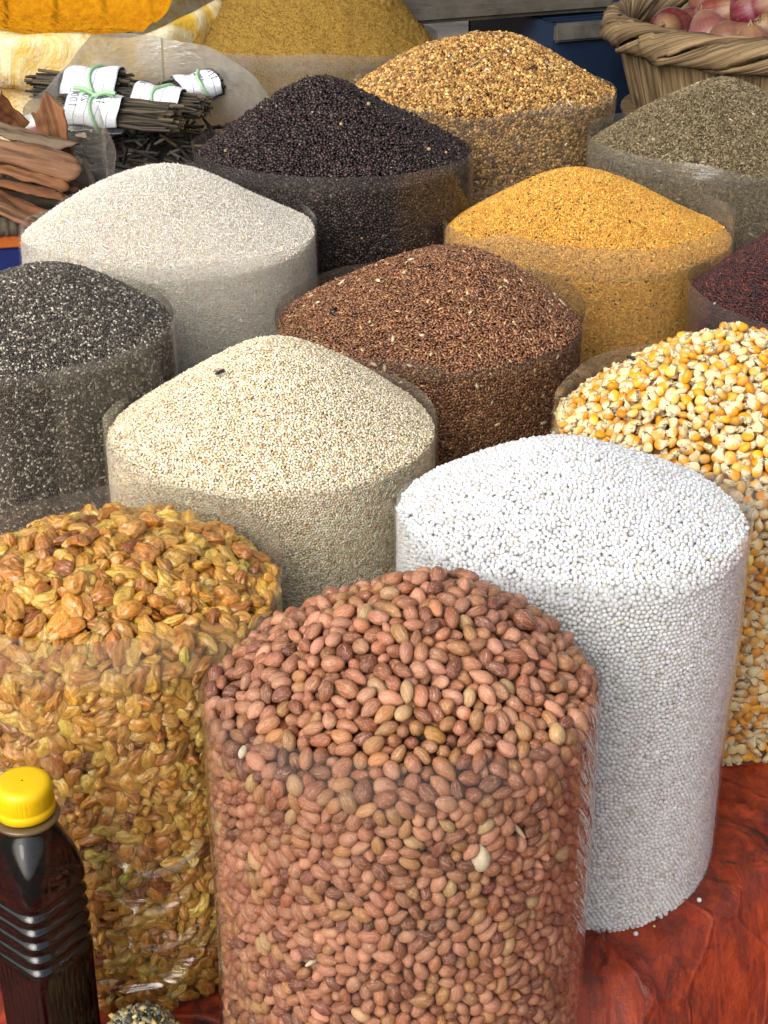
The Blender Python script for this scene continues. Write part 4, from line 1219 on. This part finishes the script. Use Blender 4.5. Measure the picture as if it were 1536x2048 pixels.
# bark strips
N = NT('cinnamon_bark'); lc = N.obj()
st = N.noise(N.mapv(lc, (9, 90, 90)), 1.0, 5, .6, .5); bl = N.noise(lc, 30, 4)
info = N.n('ShaderNodeObjectInfo').outputs['Color']
c = N.mix(info, N.mix(info, (.06, .028, .014), .8), N.ramp(st, [(.36, 1), (.56, 0)])); c = N.mix(c, (.22, .16, .11), N.ramp(bl, [(.56, 0), (.7, .5)]))
N.pbsdf(c, .75, .2, N.bump(st, 1.0, .003)); cinm = N.m
def bark(loc, rot, L, w, curl, color, label, seed=0):
    r = np.random.default_rng(seed)
    u, v, F = grid_np(30, 22)
    wid = w * (1 + .14 * np.sin(u * 5 + seed) + .05 * np.sin(u * 17 + seed))
    a = (v - .5) * curl
    x = (u - .5) * L + .012 * np.sin(v * 7 + seed) * (np.abs(u - .5) * 2) ** 4
    rad = wid / max(curl, .1)
    V = np.stack([x, rad * np.sin(a), rad * (1 - np.cos(a)) + .006 * np.sin(u * 3 + seed) + .0016 * vnoise(np.stack([x, a * .02, 0 * x], -1), 160, seed, 3) + .0010 * vnoise(np.stack([x * .2, a * .03, 0 * x], -1), 420, seed, 2)], -1)
    o = link('cinnamon_bark', mesh_np('cinnamon_bark', V, F), cinm)
    s = o.modifiers.new('thickness', 'SOLIDIFY'); s.thickness = .0028; s.offset = 0
    o.location = (loc[0] - (.014 if L > .09 else 0), loc[1], loc[2]); o.rotation_euler = rot; o.scale = (.82, .9, 1); o.color = (*color, 1)
    tag(o, label, 'cinnamon bark', 'pieces of cinnamon bark in the tray')
cb = [(.20, .082, .034), (.26, .115, .05), (.16, .065, .03), (.23, .12, .065)]
bark(at(40, 355, 1.50), (R_(160), R_(14), R_(-20)), .16, .045, 1.3, cb[0], 'wide brown bark slab lying across the middle of the tray', 1)
bark(at(30, 330, 1.54), (R_(185), R_(12), R_(-14)), .17, .04, 1.6, cb[1], 'bark strip just above the widest slab in the tray', 2)
bark(at(60, 300, 1.53), (R_(200), R_(8), R_(-10)), .15, .05, 3.4, cb[3], 'rolled bark quill open towards the right above the slabs', 3)
bark(at(50, 265, 1.56), (R_(170), R_(4), R_(-6)), .15, .035, 2.4, (.18, .13, .085), 'greyish curled bark lying topmost on the rolled quill', 4)
bark(at(30, 395, 1.46), (R_(150), R_(16), R_(-24)), .15, .04, 1.2, cb[2], 'dark bark strip nearest the corrugated tray edge', 5)
bark(at(70, 400, 1.46), (R_(190), R_(14), R_(-20)), .12, .035, 2.0, cb[0], 'short curled bark piece at the front right of the tray', 6)
bark(at(108, 262, 1.57), (R_(90), R_(80), R_(10)), .075, .032, 1.0, cb[1], 'upright reddish bark chip with a pointed top', 7)
bark(at(5, 228, 1.60), (R_(100), R_(50), R_(30)), .07, .035, 1.2, (.30, .12, .05), 'orange brown bark chip at the left edge of the photo', 8)
bark(at(15, 420, 1.44), (R_(165), R_(12), R_(-18)), .12, .035, 1.4, cb[3], 'bark piece lying lowest on the front left of the tray', 9)
bark(at(95, 345, 1.54), (R_(200), R_(12), R_(-16)), .10, .03, 1.8, cb[2], 'small dark bark strip tucked under the slabs on the right', 10)
# clear film of the tray behind the bark, with a crumpled paper packet
V = []
tq = np.linspace(-.4, 1.9, 60)
for zq in np.linspace(0, 1, 14):
    zz = H2 - .02 + zq * (.075 + .02 * np.sin(tq * 3) - .02 * np.clip(tq - 1, 0, 1))
    rr = .118 + .010 * zq + .004 * np.sin(tq * 9 + zq * 3)
    V.append(np.stack([rr * np.sin(tq + .3) , rr * np.cos(tq + .3), zz], -1))
V = np.vstack(V); F = np.array([(i * 60 + k, i * 60 + k + 1, (i + 1) * 60 + k + 1, (i + 1) * 60 + k) for i in range(13) for k in range(59)])
UV = np.stack([V[:, 0], V[:, 2], V[:, 1]], -1)
o = link('plastic_bag', mesh_np('plastic_bag', V, F, {'fuv': ('FLOAT_VECTOR', UV)}), film_mat('bark_film', .16, (.88, .88, .86), wr=.8)); o.location = (cxm, cym, BACK)
tag(o, 'grey crumpled plastic sheet standing up behind the cinnamon bark', 'plastic sheet')
V, F = I3; V = V * np.array([.022, .016, .014]); V = V * (1 + .12 * vnoise(V * 60, 2.0, 9, 3))[:, None]
N = NT('white_packet'); o_ = N.obj(); p_ = N.noise(N.mapv(o_, (20, 20, 90)), 1.0, 2)
N.pbsdf(N.mix((.55, .54, .52), (.40, .12, .12), N.ramp(p_, [(.56, 0), (.60, .8)])), .4, .4, N.bump(N.noise(o_, 90, 3), .4, .003))
o = link('crumpled_packet', mesh_np('crumpled_packet', V, F), N.m); o.location = at(72, 252, 1.63)
tag(o, 'white crumpled packet with a faded red print behind the bark', 'packet')

# ------------------------------------------------------------------ back right: board, crates, basket with onions
bd = link('grey_board', boxmesh('grey_board', -.20, .165, -.085, .20, -.020, .0, .006), simple_mat('grey_worn_board', (.115, .10, .080), .85, .15, .25, 22, .4, .004))
bd.location = at(960, -12, 2.12); bd.rotation_euler = (0, 0, R_(24)); tag(bd, 'worn grey board lying behind the coriander heap', 'board')
# dark torn marks on it
for (px, py, w_, label) in ((905, 34, .030, 'long dark torn patch on the grey board'), (982, 32, .010, 'small dark torn patch on the grey board'), (1025, 27, .010, 'dark chip mark near the right of the grey board')):
    pass

def crate(loc, rz, w, d, h, label, cname='plastic_crate'):
    root = empty(cname, loc, rz); tag(root, label, 'crate', 'blue plastic crates at the back')
    bm_ = simple_mat('blue_crate_plastic', (.012, .026, .060), .45, .4, .2, 18)
    link('side', boxmesh('side', -w, w, -d, -d + .006, 0, h, .002), bm_, root)
    link('side', boxmesh('side', -w, w, d - .006, d, 0, h, .002), bm_, root)
    link('side', boxmesh('side', -w, -w + .006, -d + .0062, d - .0062, 0, h - .001, .002), bm_, root)
    link('side', boxmesh('side', w - .006, w, -d + .0062, d - .0062, 0, h - .001, .002), bm_, root)
    link('rim', boxmesh('rim', -w - .006, w + .006, -d - .008, -d - .0002, h - .022, h + .002, .003), simple_mat('grey_blue_rim', (.12, .115, .10), .6, .3, .25, 30), root)
    bm = bmesh.new()
    lid = boxmesh('lid', -w + .007, w - .007, -d + .007, d - .007, h - .012, h - .004, .002)
    lo = link('lid', lid, bm_, root); bm.free()
    for k in range(12):
        yy = -d + .016 + k * (2 * d - .03) / 12
        link('lid_rib', boxmesh('lid_rib', -w + .010, w - .010, yy, yy + .005, h - .0038, h - .0005, .001), bm_, root)
    return root
crate(at(1215, 60, 2.22)[:2] + (BACK,), R_(24), .16, .13, CZ - .350 - BACK, 'dark blue plastic crate with ribbed lid and grey front rim')

# basket
BKX, BKY, BKZ = at(1558, 56, 1.93)
bas = empty('fibre_basket', (BKX, BKY, BACK), 0)
tag(bas, 'round basket of twisted dry palm fibre holding the onions', 'basket')
N = NT('dry_palm_fibre'); ff = N.attr('fib', 'Vector')
st = N.noise(N.mapv(ff, (4, 260, 260)), 1.0, 5, .65, .6); bl = N.noise(ff, 30, 4)
c = N.mix((.27, .185, .095), (.075, .050, .028), N.ramp(st, [(.38, 1), (.58, 0)])); c = N.mix(c, (.42, .33, .20), N.ramp(st, [(.58, 0), (.72, .8)]))
c = N.mix(c, (.05, .04, .03), N.ramp(bl, [(.62, 0), (.72, .7)]))
N.pbsdf(c, .8, .2, N.bump(st, .8, .004)); fibm = N.m
BR = .205; BH = BKZ - BACK
def strand(phase, turns, r_off, wd, th_, n=420):
    q = np.linspace(0, 2 * PI, n, endpoint=False)
    a = q * turns + phase
    cx_ = (BR + r_off * np.cos(a)) ; cz_ = BH + r_off * np.sin(a) + .004 * np.sin(5 * q + phase)
    P = np.stack([cx_ * np.cos(q), cx_ * np.sin(q), cz_], -1)
    T = np.roll(P, -1, 0) - np.roll(P, 1, 0); T /= np.linalg.norm(T, axis=1)[:, None]
    Nn = np.stack([np.cos(a) * np.cos(q), np.cos(a) * np.sin(q), np.sin(a)], -1); Bn = np.cross(T, Nn)
    m = 14; t = np.linspace(0, 2 * PI, m, endpoint=False)
    ridge_ = 1 + .14 * np.sin(t * 6 + phase)[None, :] + .12 * np.sin(t * 11)[None, :] * np.sin(q * 7 + phase)[:, None] + .06 * rng.normal(0, 1, (n, 1))[np.arange(n) // 6 * 6 % n]
    V = P[:, None] + ((wd * np.cos(t))[None, :] * ridge_)[..., None] * Bn[:, None] + ((th_ * np.sin(t))[None, :] * ridge_)[..., None] * Nn[:, None]
    F = np.array([(i * m + k, i * m + (k + 1) % m, ((i + 1) % n) * m + (k + 1) % m, ((i + 1) % n) * m + k) for i in range(n) for k in range(m)])
    fib = np.stack([np.repeat(q * BR, m), np.tile(np.cos(t) * wd, n), np.tile(np.sin(t) * th_, n) + phase], -1)
    return V.reshape(-1, 3), F, fib
parts = [strand(2 * PI * k / 3, 5, .0100, .0150, .0060) for k in range(3)]
V, F = join_np([(p_[0], p_[1]) for p_ in parts])
link('twisted_rim', mesh_np('twisted_rim', V, F, {'fib': ('FLOAT_VECTOR', np.vstack([p_[2] for p_ in parts]))}), fibm, bas)
# body of broad bent leaves
u, v, F = grid_np(361, 30)
q = u * 2 * PI
prof_r = np.interp(v, [0, .35, .7, 1], [.105, .135, .168, .200])
leaf = np.abs(np.sin(q * 15 + v * 4.5)); rr = prof_r + .004 * leaf + .002 * np.sin(q * 95 + v * 5)
V = np.stack([rr * np.cos(q), rr * np.sin(q), v * (BH - .004)], -1)
fib = np.stack([v * .25, q * .19, leaf * .002], -1)
o = link('basket_wall', mesh_np('basket_wall', V, F, {'fib': ('FLOAT_VECTOR', fib)}), fibm, bas)
sm = o.modifiers.new('thickness', 'SOLIDIFY'); sm.thickness = .005
V, F = lathe_np([(.0005, BH - .10), (.19, BH - .10), (.19, BH - .105), (.0005, BH - .105)], 48)
link('basket_bottom', mesh_np('basket_bottom', V, F, {'fib': ('FLOAT_VECTOR', V)}), fibm, bas)
fly((BKX - .205, BKY - .03, BKZ + .019), .6, 'dark fly on the twisted rim of the basket', 1.1)

# onions
N = NT('onion_skin'); lcn = N.attr('lc', 'Vector'); info = N.n('ShaderNodeObjectInfo').outputs['Color']
sx_ = N.n('ShaderNodeSeparateXYZ'); N.l(lcn, sx_.inputs[0])
vein = N.noise(N.mapv(lcn, (26, .8, 0)), 1.0, 3, .5); dry = N.noise(N.mapv(lcn, (2.2, 2.2, 0)), 1.0, 5, .65, .8)
c = N.mix(info, N.mix(info, (.42, .20, .18), .22), N.ramp(vein, [(.45, 0), (.7, 1)]))
c = N.mix(c, N.mix(info, (.10, .012, .02), .5), N.ramp(vein, [(.3, .8), (.45, 0)]))
c = N.mix(c, (.27, .12, .055), N.ramp(dry, [(.52, 0), (.62, .8)]))
c = N.mix(c, (.42, .26, .12), N.ramp(sx_.outputs[1], [(.78, 0), (.92, .9)]))
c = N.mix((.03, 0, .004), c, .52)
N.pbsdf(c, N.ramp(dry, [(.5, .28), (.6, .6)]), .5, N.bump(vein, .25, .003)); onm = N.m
rootm = simple_mat('dry_onion_neck', (.34, .24, .13), .85, .15, .3, 200)
def onion(loc, rot, s, color, label, seed):
    root = empty('onion', loc); root.rotation_euler = rot; tag(root, label, 'onion', 'onions in the basket')
    nq, nt = 44, 56
    th = np.linspace(0, PI, nq); t = np.linspace(0, 2 * PI, nt, endpoint=False)
    r_ = s * np.sin(th) ** .95; z_ = s * .88 * np.cos(th)
    top = np.clip((np.cos(th) - .72) / .28, 0, 1)
    z_ = z_ + s * .42 * top ** 1.8; r_ = r_ * (1 + .25 * top * (1 - top)) + .07 * s * top
    V = np.stack([r_[:, None] * np.cos(t), r_[:, None] * np.sin(t), np.repeat(z_[:, None], nt, 1)], -1).reshape(-1, 3)
    rn = np.random.default_rng(seed)
    V *= (1 + .025 * vnoise(V / s, 2.2, seed, 2) + .006 * np.tile(np.sin(t * 11 + seed), nq))[:, None]
    F = np.array([(i * nt + k, (i + 1) * nt + k, (i + 1) * nt + (k + 1) % nt, i * nt + (k + 1) % nt) for i in range(nq - 1) for k in range(nt)])
    lc = np.stack([np.tile(np.cos(t), nq) * 1.5 + seed, np.repeat(1 - th / PI, nt), np.tile(np.sin(t), nq)], -1)
    lc[:, 0] = np.tile(np.abs(t - PI), nq) + seed * 3
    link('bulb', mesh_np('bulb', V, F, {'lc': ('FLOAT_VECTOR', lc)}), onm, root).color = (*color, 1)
    parts = []
    for k in range(7):
        a = rn.uniform(0, 6.28); p0 = np.array([.10 * s * math.cos(a), .10 * s * math.sin(a), s * 1.15])
        parts.append(tube_np([p0, p0 + np.array([.03 * s * math.cos(a), .03 * s * math.sin(a), .14 * s]), p0 + np.array([rn.normal(0, .12) * s, rn.normal(0, .12) * s, rn.uniform(.2, .38) * s])], [.06 * s, .05 * s, .015 * s], 6))
    V, F = join_np(parts); link('dry_neck', mesh_np('dry_neck', V, F), rootm, root)
pk, br_, pu = (.32, .075, .075), (.28, .11, .05), (.20, .008, .035)
onion(at(1508, 118, 1.84), (R_(-12), R_(-8), 0), .030, (.32, .075, .07), 'streaked pink onion standing upright nearest the basket rim', 1)
onion(at(1458, 92, 1.87), (R_(20), R_(60), 0), .030, (.30, .15, .085), 'papery tan onion beside the upright pink one', 2)
onion(at(1420, 82, 1.90), (R_(-30), R_(30), 1), .031, (.34, .13, .105), 'pale pink onion with a peeling skin flap', 3)
onion(at(1432, 45, 1.96), (R_(40), R_(40), 0), .033, (.28, .07, .04), 'reddish brown onion behind the pale pink one', 4)
onion(at(1425, 12, 2.02), (R_(30), R_(-50), 2), .034, br_, 'orange brown onion at the back of the basket', 5)
onion(at(1512, 25, 1.93), (R_(50), R_(40), 0), .036, pu, 'large shiny purple onion on top of the pile', 6)
onion(at(1548, 72, 1.88), (R_(-20), R_(-50), 1), .028, (.30, .16, .09), 'small onion with pale dry neck at the photo edge', 7)
onion(at(1342, 62, 1.97), (R_(60), R_(-60), 0), .030, (.16, .035, .03), 'dark red onion in the shade by the twisted rim', 8)  # skin colour darkened to stand in for the shade
onion(at(1385, 60, 2.0), (R_(20), R_(80), 0), .030, (.18, .05, .05), 'shaded onion between the dark red and the pale pink ones', 9)  # shade put into the skin colour here as well
onion(at(1480, 60, 1.98), (R_(70), R_(0), 0), .031, br_, 'brown onion half hidden under the purple one', 10)
onion(at(1560, 20, 1.96), (R_(10), R_(20), 0), .032, pk, 'pink onion behind the purple one at the photo edge', 11)

# unseen dark panel added above the frame to block sky from the rear rows
cb_ = link('added_shade_panel', boxmesh('added_shade_panel', -1.8, 1.8, 0, 3.0, 0, .01, 0), simple_mat('shade_panel_dark', (.10, .09, .08), .9, .1, .1, 3))
cb_.location = (.3, 1.85, 2.05); tag(cb_, kind='structure')
